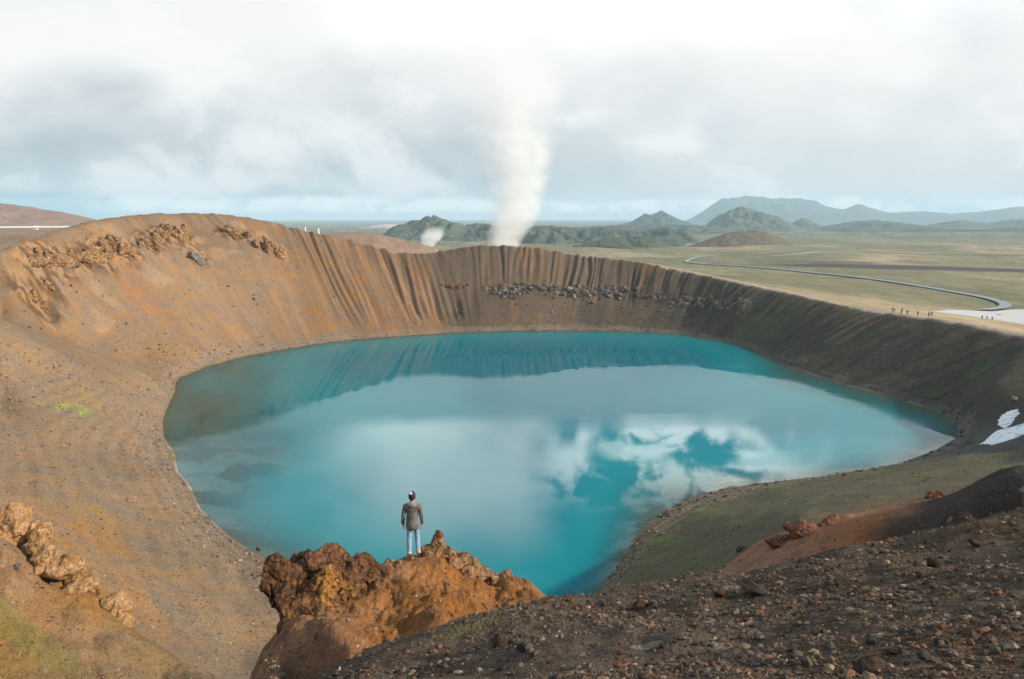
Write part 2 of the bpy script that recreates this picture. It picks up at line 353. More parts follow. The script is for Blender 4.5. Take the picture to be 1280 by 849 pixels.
for q in [(850, 690, 100), (800, 712, 102)]: Cc(*q, (.135, .12, .06))
cols = np.array(cols)
def zone_col(x, y, warp=True):
    u, v = umap(x, y)
    if warp:
        r = np.hypot(x, y) + 2
        k = r ** .35
        u = u + .10 * (fbm2(u / .35, v / .35, 3, 81) - .5) * 2; v = v + .10 * (fbm2(u / .35 + 9, v / .35, 3, 85) - .5) * 2
    out = np.zeros((len(x), 3)); W_ = np.zeros(len(x))
    for c in cols:
        d2 = (u - c[0]) ** 2 + (v - c[1]) ** 2 + .0015
        w = c[2] / (d2 * d2 * np.sqrt(d2)); W_ += w
        out += w[:, None] * c[3:6][None]
    return out / W_[:, None]
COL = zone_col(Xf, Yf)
def blend(mask, c):
    global COL
    c = np.asarray(c); c = c[None] if c.ndim == 1 else c
    COL = COL * (1 - mask[:, None]) + c * mask[:, None]
# big soft variation
v1 = fbm2(Xf / 22, Yf / 22, 3, 91); COL *= (.82 + .36 * v1)[:, None]
# outside the rim
out = sstep(1.0, 1.06, S + .05 * (fbm2(Xf / 9, Yf / 9, 3, 95) - .5)) * (Yf > 60)
azd = np.degrees(np.arctan2(Xf, Yf))
n40 = fbm2(Xf / 40, Yf / 95, 5, 101, .6); n200 = fbm2(Xf / 150, Yf / 380, 5, 102, .6); nfine = fbm2(Xf / 9, Yf / 26, 4, 103, .6)
tan_ = np.array((.35, .28, .175)); grn = np.array((.135, .14, .065)); olv = np.array((.235, .205, .115))
k1 = sstep(.42, .6, n40)[:, None]; k2 = sstep(.42, .6, n200)[:, None]
plain = (tan_ * (1 - k1) + olv * k1) * (1 - .6 * k2) + grn * .6 * k2
near_tan = (1 - sstep(60, 130, RC - RR))[:, None]
plain = plain * (1 - .8 * near_tan) + np.array((.42, .31, .19)) * .8 * near_tan
farg = sstep(1300, 3500, Df)[:, None]; plain = plain * (1 - farg) + np.array((.15, .15, .09)) * farg * (.7 + .6 * k1)
leftp = (1 - sstep(2, 10, azd))[:, None] * (1 - sstep(900, 1600, Df))[:, None]
plain = plain * (1 - leftp) + np.array((.27, .18, .115)) * leftp
plain *= (.58 + .52 * nfine)[:, None] * (.8 + .4 * fbm2(Xf / 60, Yf / 120, 4, 105))[:, None]
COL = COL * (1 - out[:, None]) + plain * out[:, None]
# worn footpath along the right rim
pth = np.exp(-((RC - RR - 3.0 + 3 * (fbm2(Xf / 30, Yf / 30, 2, 111) - .5)) / 2.0) ** 2) * sstep(8, 14, azd) * (Yf > 120)
blend(np.clip(pth * 1.0, 0, 1), (.36, .29, .24))
# dark heath patch on the plain
def ell(px, py, s, ax, ay, rot=0):
    p = W(px, py, s); dx = Xf - p[0]; dy = Yf - p[1]; c, s2 = math.cos(rot), math.sin(rot)
    q = ((dx * c + dy * s2) / ax) ** 2 + ((-dx * s2 + dy * c) / ay) ** 2
    return 1 - sstep(.5, 1.1, q + 1.0 * (fbm2(Xf / (ay * .8), Yf / (ay * .8), 4, int(px)) - .5))
blend(ell(1130, 334, 760, 150, 52, -.35), (.075, .055, .055)); blend(ell(1040, 328, 860, 60, 20, -.3) * .8, (.09, .06, .06))
blend(ell(1250, 318, 1050, 140, 40, 0) * .6, (.07, .10, .05)); blend(ell(1060, 352, 600, 45, 12, -.4) * .7, (.12, .10, .07)); blend(ell(960, 343, 660, 50, 14, -.4) * .6, (.13, .11, .08))
blend(ell(1085, 378, 300, 16, 5, .9) * .7, (.24, .22, .12))
# green moss patches
blend(ell(88, 490, 168, 4, 5, 0) * sstep(.3, .6, fbm2(Xf / 1.6, Yf / 1.6, 3, 171)) * .75, (.25, .26, .08)); blend(ell(40, 803, 36.5, 3.2, .9, -.2) * .42, (.17, .17, .055)); blend(ell(190, 462, 225, 9, 4, .5) * .5, (.24, .22, .10))
blend(ell(1230, 455, 215, 6, 4, .5) * .5, (.10, .12, .04)); blend(ell(560, 795, 12.5, .5, .25, .3) * .6, (.22, .24, .08)); blend(ell(610, 785, 12, .6, .2, .3) * .4, (.20, .21, .08))
mo = sstep(.56, .66, fbm2(Xf / 3.2, Yf / 3.2, 3, 121)) * np.exp(-(((Xf - 35) / 45) ** 2 + ((Yf - 112) / 32) ** 2)); blend(np.clip(mo, 0, 1) * .5, (.17, .18, .06))
# rust streaks on the walls
ru = sstep(.56, .72, fbm2(arc / 6, S * 1.2, 3, 131)) * (S > .1) * (S < 1) * sstep(60, 80, deg) * (Yf > 150); blend(np.clip(ru, 0, 1) * .35, (.27, .125, .06))
pl_ = sstep(.6, .74, fbm2(Xf / 11, Yf / 11, 3, 133)) * (deg > 125) * (S > .5) * (S < 1); blend(np.clip(pl_, 0, 1) * .5, (.36, .25, .16))
# gully beds darker ash on the far wall crest
ash = far * sstep(.45, .9, S) * (S < 1.02); ash = np.clip(ash, 0, 1) * sstep(.35, .7, fbm2(arc / 4, S * .4, 2, 135)); blend(ash * .35, (.10, .075, .055))
cmk = sstep(.1, .7, CM); tone = fbm2(Xf / 2.2, Yf / 2.2, 3, 168)
blend(cmk * .8, np.stack([.10 + .26 * sstep(.35, .65, tone), .055 + .16 * sstep(.35, .65, tone), .03 + .085 * sstep(.35, .65, tone)], -1))
bmk = sstep(.15, .7, BM); tone = fbm2(Xf / 1.5, Yf / 1.5, 3, 169); tone = sstep(.4, .65, tone)
blend(bmk * .8, np.stack([.03 + .16 * tone, .026 + .12 * tone, .022 + .09 * tone], -1))
# shore: pale grey beach and wet line; lake bed
sh = sstep(-.03, .0, S) * (1 - sstep(.05, .10, S + .04 * (fbm2(Xf / 4, Yf / 4, 2, 141) - .5))) * (RC > 40) * (Df > 90)
blend(sh * .45 * (1 - .7 * rightm), (.25, .195, .15)); blend(sh * .6 * rightm, (.11, .10, .09))
wet = np.clip(1 - np.abs(Zbase + 49.9) / .3, 0, 1) * (S < .1) * (Df > 90); blend(wet * .4, (.13, .10, .075))
bed = sstep(.01, -.01, S) * (Zbase < -49.8) * (Df > 80); blend(bed, (.27, .19, .085))
pb = bed * sstep(.45, .62, fbm2(Xf / 6, Yf / 6, 4, 145)) * np.maximum((1 - sstep(-60, -20, Xf)) * (1 - sstep(150, 190, Yf)), sstep(0, 12, Xf) * (1 - sstep(160, 185, Yf))); blend(np.clip(pb, 0, 1) * .9, (.55, .55, .50))
# downslope streaks of coarser and finer debris
stk = (.6 * noise2((arc + S * 9) / 1.1, S * 1.1, 151) + .4 * noise2((arc + S * 9) / 3.2, S * 1.4, 152) - .5) * (S > .03) * (S < 1.0) * (Yf > 110)
COL *= (1 + stk * np.maximum(rightm * .9, .3 * sstep(-20, 10, deg) * (1 - sstep(140, 160, deg))))[:, None]
gp = sstep(.5, .68, fbm2(arc / 14, S * 2.0, 3, 153)) * rightm * (S > .1) * (S < 1); blend(np.clip(gp, 0, 1) * .5, (.085, .088, .045))
# dark ledge of old lava half way up the far wall
lz = -35.6 + 2.0 * (fbm2(arc / 12, S * 0 + .3, 2, 155) - .5)
lb = np.exp(-((Zbase - lz + .8) / 1.5) ** 2) * sstep(50, 60, deg) * (1 - sstep(93, 98, deg)) * (Yf > 250) * sstep(.35, .6, fbm2(arc / 5, Zbase / 3, 3, 156)); blend(np.clip(lb, 0, 1) * .75, (.055, .045, .038))
lum = COL.mean(1, keepdims=True); inner = (1 - out)[:, None]
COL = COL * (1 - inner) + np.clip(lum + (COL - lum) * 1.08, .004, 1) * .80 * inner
COL = np.clip(COL, .010, .8)
print('colour', time.time() - T0)

def mesh_np(name, co, quads=None, tris=None):
    me = bpy.data.meshes.new(name)
    me.vertices.add(len(co)); me.vertices.foreach_set('co', np.asarray(co, np.float32).ravel())
    f = quads if quads is not None else tris; k = f.shape[1]
    me.loops.add(f.size); me.loops.foreach_set('vertex_index', f.astype(np.int32).ravel())
    me.polygons.add(len(f)); me.polygons.foreach_set('loop_start', np.arange(0, f.size, k, dtype=np.int32)); me.polygons.foreach_set('loop_total', np.full(len(f), k, np.int32))
    me.polygons.foreach_set('use_smooth', np.ones(len(f), bool))
    me.update(); me.validate(verbose=False)
    return me
def add_attr(me, name, data, typ='FLOAT_COLOR'):
    a = me.attributes.new(name, typ, 'POINT')
    if typ == 'FLOAT': a.data.foreach_set('value', np.asarray(data, np.float32))
    else:
        d = np.ones((len(data), 4), np.float32); d[:, :3] = data; a.data.foreach_set('color', d.ravel())
def link(o, parent=None):
    C.objects.link(o)
    if parent: o.parent = parent
    return o
def obj(name, me, mat=None, parent=None, kind=None):
    o = bpy.data.objects.new(name, me); link(o, parent)
    if mat and not me.materials: me.materials.append(mat)
    if kind: o['kind'] = kind
    return o
def tag(o, label, cat, group=None):
    o['label'] = label; o['category'] = cat
    if group: o['group'] = group
    return o
def grid_faces(nr, na, wrap=False):
    i = np.arange(nr - 1)[:, None]; cols_ = np.arange(na if wrap else na - 1)[None]
    a = i * na + cols_; b = i * na + (cols_ + 1) % na; c = b + na; d = a + na
    return np.stack([a, b, c, d], -1).reshape(-1, 4)

# ------------------------------------------------------------------ materials
class NT:
    def __init__(s, mat):
        mat.use_nodes = True; s.t = mat.node_tree; s.t.nodes.clear()
    def n(s, typ, **kw):
        nd = s.t.nodes.new(typ)
        for k, v in kw.items(): setattr(nd, k, v)
        return nd
    def l(s, a, b): s.t.links.new(a, b)
    def put(s, sock, v):
        if v is None: return
        if hasattr(v, 'is_output'): s.l(v, sock)
        elif isinstance(v, (tuple, list)) and len(v) == 3 and sock.type == 'RGBA': sock.default_value = (*v, 1)
        else: sock.default_value = v
    def m(s, op, a, b=None, c=None, clamp=False):
        nd = s.n('ShaderNodeMath', operation=op, use_clamp=clamp); s.put(nd.inputs[0], a); s.put(nd.inputs[1], b); s.put(nd.inputs[2], c); return nd.outputs[0]
    def mix(s, f, a, b, mode='MIX'):
        nd = s.n('ShaderNodeMix', data_type='RGBA', blend_type=mode); s.put(nd.inputs[0], f); s.put(nd.inputs[6], a); s.put(nd.inputs[7], b); return nd.outputs[2]
    def sm(s, x, a, b, lo=0.0, hi=1.0):
        nd = s.n('ShaderNodeMapRange', interpolation_type='SMOOTHSTEP'); s.put(nd.inputs[0], x); s.put(nd.inputs[1], a); s.put(nd.inputs[2], b); s.put(nd.inputs[3], lo); s.put(nd.inputs[4], hi); return nd.outputs[0]
    def noise(s, vec, scale, detail=4, rough=.55, dist=0.0):
        nd = s.n('ShaderNodeTexNoise'); s.l(vec, nd.inputs['Vector']) if vec else None
        nd.inputs['Scale'].default_value = scale; nd.inputs['Detail'].default_value = detail; nd.inputs['Roughness'].default_value = rough; nd.inputs['Distortion'].default_value = dist
        return nd.outputs['Fac']
    def vor(s, vec, scale, feature='F1', out='Distance'):
        nd = s.n('ShaderNodeTexVoronoi', feature=feature); s.l(vec, nd.inputs['Vector']); nd.inputs['Scale'].default_value = scale; return nd.outputs[out]
    def bump(s, h, strength, dist, normal=None):
        nd = s.n('ShaderNodeBump'); s.put(nd.inputs['Height'], h); nd.inputs['Strength'].default_value = strength; nd.inputs['Distance'].default_value = dist
        if normal: s.l(normal, nd.inputs['Normal'])
        return nd.outputs[0]
    def obj_co(s): return s.n('ShaderNodeTexCoord').outputs['Object']
    def out(s, surf=None, vol=None):
        o = s.n('ShaderNodeOutputMaterial')
        if surf: s.l(surf, o.inputs['Surface'])
        if vol: s.l(vol, o.inputs['Volume'])
    def pr(s, col, rough=.9, normal=None, spec=.2, **kw):
        b = s.n('ShaderNodeBsdfPrincipled'); s.put(b.inputs['Base Color'], col); s.put(b.inputs['Roughness'], rough); b.inputs['Specular IOR Level'].default_value = spec
        if normal: s.l(normal, b.inputs['Normal'])
        return b.outputs[0]
def newmat(name): return bpy.data.materials.new(name)

def ground_material():
    mt = newmat('volcanic_ground'); t = NT(mt)
    co = t.obj_co()
    at = t.n('ShaderNodeAttribute', attribute_name='albedo').outputs['Color']
    dist = t.n('ShaderNodeVectorMath', operation='LENGTH'); t.l(co, dist.inputs[0]); dist = dist.outputs['Value']
    fine = t.noise(co, 9.0, 6, .65); mid = t.noise(co, 1.1, 6, .65); big = t.noise(co, .16, 5, .6)
    k = t.m('ADD', t.m('MULTIPLY', fine, .55), t.m('MULTIPLY', mid, .45))
    nearw = t.sm(dist, 25, 90, 1, 0)
    gr = t.noise(co, 3.3, 3, .6)
    v_far = t.m('ADD', t.m('MULTIPLY', gr, .5), t.m('ADD', t.m('MULTIPLY', mid, .2), t.m('MULTIPLY', big, .3)))
    vv = t.m('ADD', t.m('MULTIPLY', k, nearw), t.m('MULTIPLY', v_far, t.m('SUBTRACT', 1.0, nearw)))
    val = t.sm(vv, .3, .7, .55, 1.45)
    hs = t.n('ShaderNodeHueSaturation'); t.l(at, hs.inputs['Color']); t.l(val, hs.inputs['Value'])
    t.l(t.sm(big, .3, .7, .8, 1.15), hs.inputs['Saturation'])
    col = hs.outputs[0]
    # scattered pale and dark pebbles as colour specks
    vc = t.vor(co, 7.0, out='Color'); sp = t.n('ShaderNodeSeparateColor'); t.l(vc, sp.inputs[0])
    vc2 = t.vor(co, 1.6, out='Color'); sp2 = t.n('ShaderNodeSeparateColor'); t.l(vc2, sp2.inputs[0])
    d1 = t.vor(co, 7.0); d2 = t.vor(co, 1.6)
    m1 = t.m('MULTIPLY', t.m('GREATER_THAN', sp.outputs[0], .86), t.m('LESS_THAN', d1, .28))
    m2 = t.m('MULTIPLY', t.m('GREATER_THAN', sp2.outputs[0], .87), t.m('LESS_THAN', d2, .24))
    col = t.mix(t.m('MULTIPLY', m1, .35), col, t.mix(sp.outputs[1], (.05, .04, .035), (.42, .34, .26)))
    inr = t.sm(dist, 260, 430, .45, 0)
    col = t.mix(t.m('MULTIPLY', m2, inr), col, t.mix(sp2.outputs[1], (.05, .042, .035), (.40, .32, .24)))
    b1 = t.bump(t.noise(co, 3.0, 8, .68), .55, .12)
    b2 = t.bump(t.noise(co, .35, 8, .7), .55, .9, b1)
    hgt = t.m('ADD', t.m('MULTIPLY', m1, t.m('SUBTRACT', .3, d1)), 0.0)
    peb = t.m('ADD', t.m('MULTIPLY', t.vor(co, 16.0), .6), t.m('MULTIPLY', t.vor(co, 42.0), .3))
    b3 = t.bump(t.m('MULTIPLY', peb, t.sm(dist, 12, 40, -1, 0)), .7, .05, t.bump(hgt, .5, .1, b2))
    t.out(t.pr(col, .95, b3, .12)); return mt
M_ground = ground_material()

co = np.stack([Xf, Yf, Hf], -1)
faces = grid_faces(NR, NA, True)
co = np.concatenate([co, [[0, 0, float(Hf[:NA].mean())]]]); COLg = np.concatenate([COL, COL[:1]])
gm_ = mesh_np('ground', co, faces[:, ::-1])
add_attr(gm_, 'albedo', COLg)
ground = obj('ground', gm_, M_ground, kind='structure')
ground['label'] = 'bare volcanic ground of the crater and the plain around it'
Hgrid = Hf.reshape(NR, NA)
print('ground', time.time() - T0)

# ------------------------------------------------------------------ lake
nth = 360; ths = np.linspace(-math.pi, math.pi, nth, endpoint=False)
rr_ = np.concatenate([np.linspace(.02, .7, 22), np.linspace(.72, 1.0, 60), [1.02, 1.05, 1.08]])
LX = CX + rr_[:, None] * rs_of(ths)[None] * np.cos(ths)[None]; LY = CY + rr_[:, None] * rs_of(ths)[None] * np.sin(ths)[None]
co = np.stack([LX.ravel(), LY.ravel(), np.full(LX.size, LAKE_Z)], -1)
dep = np.clip(LAKE_Z - h_at(co[:, 0], co[:, 1]), 0, 30).reshape(len(rr_), nth)
for _ in range(14):
    dep = (np.roll(dep, 1, 1) + 2 * dep + np.roll(dep, -1, 1)) / 4; dep[1:-1] = (dep[:-2] + 2 * dep[1:-1] + dep[2:]) / 4
dep = dep.ravel()
lm = mesh_np('lake', co, grid_faces(len(rr_), nth, True)); 
bm = bmesh.new(); bm.from_mesh(lm); bm.verts.ensure_lookup_table(); bm.faces.new([bm.verts[i] for i in range(nth)]); bmesh.ops.recalc_face_normals(bm, faces=bm.faces)
if sum(f.normal.z for f in bm.faces) < 0: bmesh.ops.reverse_faces(bm, faces=bm.faces)
bm.to_mesh(lm); bm.free()
add_attr(lm, 'depth', dep, 'FLOAT')
def water_material():
    mt = newmat('turquoise_water'); t = NT(mt); co = t.obj_co()
    d = t.n('ShaderNodeAttribute', attribute_name='depth').outputs['Fac']
    turb = t.m('SUBTRACT', 1.0, t.m('EXPONENT', t.m('MULTIPLY', d, -.62)))
    body = t.mix(t.sm(d, 1.0, 14), (.002, .20, .23), (.0, .128, .172))
    mp = t.n('ShaderNodeMapping'); t.l(co, mp.inputs[0]); mp.inputs['Scale'].default_value = (1, .55, 1)
    rip = t.noise(mp.outputs[0], 1.6, 3, .6); swell = t.noise(co, .035, 3, .5)
    calm = t.sm(swell, .42, .62, .15, 1.0)
    h = t.m('MULTIPLY', rip, calm)
    nrm = t.bump(h, .06, .10)
    dif = t.n('ShaderNodeBsdfDiffuse'); t.l(body, dif.inputs[0])
    tr = t.n('ShaderNodeBsdfTransparent'); tr.inputs[0].default_value = (.82, .95, .93, 1)
    mx = t.n('ShaderNodeMixShader'); t.l(turb, mx.inputs[0]); t.l(tr.outputs[0], mx.inputs[1]); t.l(dif.outputs[0], mx.inputs[2])
    fr = t.n('ShaderNodeFresnel'); fr.inputs[0].default_value = 1.333; t.l(nrm, fr.inputs[1])
    gl = t.n('ShaderNodeBsdfGlossy'); mp2 = t.n('ShaderNodeMapping'); t.l(co, mp2.inputs[0]); mp2.inputs['Scale'].default_value = (1, 1.8, 1)
    wind = t.sm(t.noise(mp2.outputs[0], .018, 4, .6, .5), .47, .6, .006, .08); t.l(wind, gl.inputs['Roughness']); t.l(nrm, gl.inputs['Normal'])
    m2 = t.n('ShaderNodeMixShader'); t.l(t.m('MULTIPLY', fr.outputs[0], .82), m2.inputs[0]); t.l(mx.outputs[0], m2.inputs[1]); t.l(gl.outputs[0], m2.inputs[2])
    t.out(m2.outputs[0]); return mt
lake = obj('lake', lm, water_material(), kind='structure'); lake['label'] = 'turquoise crater lake mirroring the clouds'

# ------------------------------------------------------------------ far hills
def hill_material(name, c1, c2, c3, sc):
    mt = newmat(name); t = NT(mt); co = t.obj_co()
    a = t.noise(co, .004 * sc, 6, .6); b = t.noise(co, .02 * sc, 5, .6)
    g = t.n('ShaderNodeNewGeometry'); sz = t.n('ShaderNodeSeparateXYZ'); t.l(g.outputs['Normal'], sz.inputs[0])
    col = t.mix(t.sm(a, .4, .6), c1, c2); col = t.mix(t.m('MULTIPLY', t.sm(b, .45, .62), .6), col, c3)
    t.out(t.pr(col, .95, t.bump(b, .5, 14 / sc), .1)); return mt
def hill(name, sky, s, back, front, mat, base_z, seed, rough=.25, label=None, kind='structure'):
    """a ridge: its crest runs along the given outline at distance s, its flanks fall away in front and behind"""
    sky = np.array(sky, float)
    crest = np.array([W(a, b, s * (c if True else 1)) for a, b, c in [(q[0], q[1], q[2] if len(q) > 2 else 1.0) for q in sky]])
    nu, nv = 260, 90
    # arc-length parameter along the crest plan line, in x
    xs = np.linspace(crest[0, 0], crest[-1, 0], nu)
    cy = np.interp(xs, crest[:, 0], crest[:, 1]); cz = np.interp(xs, crest[:, 0], crest[:, 2])
    for _ in range(2): cz[1:-1] = (cz[:-2] + 2 * cz[1:-1] + cz[2:]) / 4
    v = np.concatenate([np.linspace(-1, 0, nv * 2 // 3, endpoint=False), np.linspace(0, 1, nv // 3 + 1)])
    Hh = np.maximum(cz - base_z, 1)
    dirx = xs / np.hypot(xs, cy); diry = cy / np.hypot(xs, cy)
    Vv = v[:, None]; dd = np.where(Vv < 0, Vv * front, Vv * back)
    Xh = xs[None] + dirx[None] * dd; Yh = cy[None] + diry[None] * dd
    prof = 1 - np.abs(Vv); prof = prof ** 1.25
    q = max(60, min(260, (crest[-1, 0] - crest[0, 0]) * .05))
    n = fbm2(Xh / q + seed, Yh / (q * 2.2), 5, seed); rdg = np.abs(2 * n - 1)
    z = base_z - 8 + (Hh[None] + 8) * prof * (1 + rough * 3.4 * (rdg - .3) * np.clip(.12 + np.abs(Vv) * 3, 0, 1)) + Hh[None] * rough * .6 * (fbm2(Xh / (q * .35), Yh / (q * .35), 4, seed + 9) - .5) * (prof > 0)
    z = np.maximum(z, base_z - 8)
    e = np.minimum(np.arange(nu), np.arange(nu)[::-1]) / 34.0; z = base_z - 8 + (z - base_z + 8) * np.clip(e, 0, 1)[None] ** .7
    me = mesh_np(name, np.stack([Xh.ravel(), Yh.ravel(), z.ravel()], -1), grid_faces(len(v), nu))
    o = obj(name, me, mat, kind=kind)
    if label: o['label'] = label
    return o
MH_blue = hill_material('haze_tinted_far_heath', (.04, .062, .052), (.06, .08, .06), (.035, .045, .038), .6)  # heath colour with distance haze mixed in as a bluish tint
MH_green = hill_material('haze_tinted_green_heath', (.05, .072, .058), (.072, .09, .062), (.11, .11, .075), 1)  # blue-green cast adds painted haze on top of the haze volume
MH_red = hill_material('red_scoria', (.13, .085, .07), (.10, .10, .06), (.17, .10, .075), 2)
MH_brown = hill_material('brown_ash', (.23, .155, .12), (.26, .18, .135), (.19, .125, .095), 4)
MH_dark = hill_material('dark_heath', (.05, .065, .042), (.075, .085, .05), (.045, .05, .04), 1)
MH_pale = hill_material('pale_rhyolite', (.42, .36, .31), (.30, .26, .22), (.5, .45, .4), 1.5)
hill('mountain', [(838, 284), (858, 272), (880, 257), (900, 248.5), (920, 246), (945, 245), (965, 249), (990, 247.5), (1015, 250), (1035, 258), (1055, 262), (1075, 256), (1095, 262), (1112, 266), (1150, 264), (1190, 267), (1230, 264), (1290, 256), (1340, 262)], 11000, 2500, 2600, MH_blue, -80, 3, .22)
hill('hill', [(730, 290), (765, 283), (790, 277), (806, 267), (813, 269), (824, 264), (832, 266), (850, 275), (880, 284), (910, 290)], 5400, 900, 1100, MH_blue, -76, 5)
hill('hill', [(850, 296), (875, 287), (895, 271), (912, 262), (925, 258), (940, 261), (955, 266), (975, 271), (992, 281), (1015, 290)], 4300, 900, 1000, MH_green, -72, 7)
hill('hill', [(975, 288), (990, 279), (1003, 272), (1012, 274), (1022, 280), (1040, 288)], 5000, 500, 600, MH_green, -74, 9)
hill('hill', [(985, 291), (1030, 283), (1065, 277), (1095, 275), (1130, 279), (1170, 284), (1215, 290)], 4600, 700, 900, MH_dark, -73, 11)
hill('hill', [(1120, 290), (1165, 280), (1200, 275), (1235, 279), (1262, 274), (1300, 275), (1350, 286)], 5600, 900, 1000, MH_dark, -76, 13)
hill('hill', [(830, 316), (860, 308), (885, 299), (905, 293), (925, 288.5), (942, 288), (958, 290), (975, 297), (990, 304), (1015, 312)], 1550, 200, 200, MH_red, -60, 15, .14)
hill('hill', [(740, 316), (780, 303), (800, 298), (820, 294), (845, 298), (880, 306), (915, 314)], 1750, 260, 300, MH_green, -62, 16, .22)
hill('hill', [(460, 300), (480, 288), (500, 281), (520, 275), (535, 270.5), (545, 270.5), (560, 276.5), (580, 280), (605, 279), (630, 283), (665, 286), (700, 296)], 2400, 500, 700, MH_green, -70, 17, .36)
hill('hill', [(440, 292), (462, 283), (480, 280), (500, 281), (525, 287)], 5200, 600, 500, MH_pale, -74, 19)
hill('hill', [(628, 312), (645, 296), (660, 284), (690, 281), (720, 286), (750, 283), (790, 290), (830, 285), (860, 288), (890, 296)], 1900, 400, 500, MH_green, -66, 21, .36)
hill('hill', [(690, 320), (720, 306), (760, 298), (800, 296), (830, 303), (870, 314)], 1450, 220, 260, MH_dark, -60, 23)
hill('hill', [(540, 292), (600, 288), (660, 287), (720, 284), (760, 282), (800, 280), (850, 281), (900, 284), (960, 290)], 3300, 600, 800, MH_green, -70, 29, .34)
hill('hill', [(960, 291), (1010, 288), (1060, 286), (1110, 288), (1160, 285), (1220, 287), (1270, 284), (1330, 288)], 3700, 500, 600, MH_dark, -71, 31, .3)
hill('hill', [(-160, 244), (-100, 246), (-40, 250), (0, 254), (40, 259), (80, 266), (120, 274), (180, 290)], 1300, 300, 420, MH_brown, -40, 25, .06)
hill('hill', [(380, 300), (400, 292.5), (430, 290), (465, 290.5), (500, 298), (530, 306), (570, 314)], 560, 60, 90, MH_brown, -40, 27, .05)
print('hills', time.time() - T0)

# ------------------------------------------------------------------ rocks
def ico(sub):
    bm = bmesh.new(); bmesh.ops.create_icosphere(bm, subdivisions=sub, radius=1); 
    v = np.array([q.co[:] for q in bm.verts]); f = np.array([[q.index for q in p.verts] for p in bm.faces]); bm.free(); return v, f
ICO = {k: ico(k) for k in (1, 2, 3, 4, 5)}
def rock_verts(seed, sub=3, facets=9, rough=.18, fr=1.6):
    v, f = ICO[sub]; v = v.copy(); rg = np.random.RandomState(seed)
    for _ in range(facets):
        n = rg.normal(size=3); n /= np.linalg.norm(n); d = rg.uniform(.42, .8); k = v @ n; m = k > d
        v[m] -= (k[m] - d)[:, None] * n * .92
    nn = v / np.linalg.norm(v, axis=1)[:, None]
    v = v + nn * ((fbm3(nn * 1.0 + seed * .37, fr, 4, seed) - .5) * rough * 2)[:, None]
    return v, f
def rock_material(name, c1, c2, c3, sc=1.0, patch=None, chip=1.0):
    mt = newmat(name); t = NT(mt); co = t.obj_co()
    a = t.noise(co, 1.3 * sc, 6, .65, .4); b = t.noise(co, 6 * sc, 6, .7); c = t.noise(co, 2.6 * sc, 3, .5)
    col = t.mix(t.sm(a, .4, .62), c1, c2); col = t.mix(t.m('MULTIPLY', t.sm(c, .5, .66), .8), col, c3)
    if patch:
        (cx, cy, cz), rad_, pc = patch
        sb = t.n('ShaderNodeVectorMath', operation='DISTANCE'); t.l(co, sb.inputs[0]); sb.inputs[1].default_value = (cx, cy, cz)
        f = t.sm(t.m('ADD', sb.outputs['Value'], t.m('MULTIPLY', t.m('SUBTRACT', c, .5), rad_ * 1.6)), rad_ * .6, rad_ * 1.05, 1, 0)
        col = t.mix(t.m('MULTIPLY', f, t.sm(b, .3, .55)), col, pc)
    hs = t.n('ShaderNodeHueSaturation'); t.l(col, hs.inputs['Color']); t.l(t.sm(b, .3, .7, .6, 1.35), hs.inputs['Value'])
    wv = t.n('ShaderNodeVectorMath', operation='ADD'); t.l(co, wv.inputs[0]); nz_ = t.n('ShaderNodeTexNoise'); t.l(co, nz_.inputs['Vector']); nz_.inputs['Scale'].default_value = 3 * sc
    scv = t.n('ShaderNodeVectorMath', operation='SCALE'); t.l(nz_.outputs['Color'], scv.inputs[0]); scv.inputs['Scale'].default_value = .25 / sc; t.l(scv.outputs[0], wv.inputs[1])
    ch = t.vor(wv.outputs[0], 2.4 * sc); ch2 = t.vor(wv.outputs[0], 6.5 * sc); ed = t.vor(wv.outputs[0], 2.0 * sc, 'DISTANCE_TO_EDGE')
    n0 = t.bump(t.sm(ed, 0, .09), .8 * chip, .10 / sc); n1 = t.bump(b, .7, .12 / sc, n0); n1 = t.bump(ch2, .7 * chip, -.10 / sc, n1); n2 = t.bump(t.m('ADD', a, t.m('MULTIPLY', ch, -.8)), .7, .35 / sc, n1)
    t.out(t.pr(hs.outputs[0], .92, n2, .15)); return mt
MR_orange = rock_material('orange_tuff', (.35, .20, .09), (.28, .155, .07), (.39, .26, .15), 1.2, None, .12)
MR_cliff = rock_material('weathered_tuff', (.33, .175, .075), (.20, .105, .05), (.40, .29, .18), .35)
MR_grey = rock_material('grey_lava', (.22, .195, .17), (.14, .12, .105), (.30, .265, .225), .8)
MR_dark = rock_material('dark_lava', (.085, .068, .055), (.13, .10, .08), (.16, .10, .06), 1.5)
MR_brown = rock_material('brown_lava', (.115, .078, .052), (.07, .05, .037), (.18, .12, .08), 4)
MR_palest = rock_material('pale_stone', (.26, .205, .15), (.18, .14, .105), (.34, .28, .22), 5)
MR_redst = rock_material('rust_stone', (.17, .078, .038), (.11, .053, .03), (.21, .12, .066), 5)
MR_blue = rock_material('slate_stone', (.12, .112, .104), (.08, .076, .07), (.17, .155, .14), 5)
MR_scoria = rock_material('red_scoria_rock', (.22, .09, .045), (.15, .062, .034), (.11, .07, .05), 1.2)
MR_band = rock_material('basalt_ledge', (.12, .092, .074), (.06, .05, .043), (.26, .20, .15), .7)

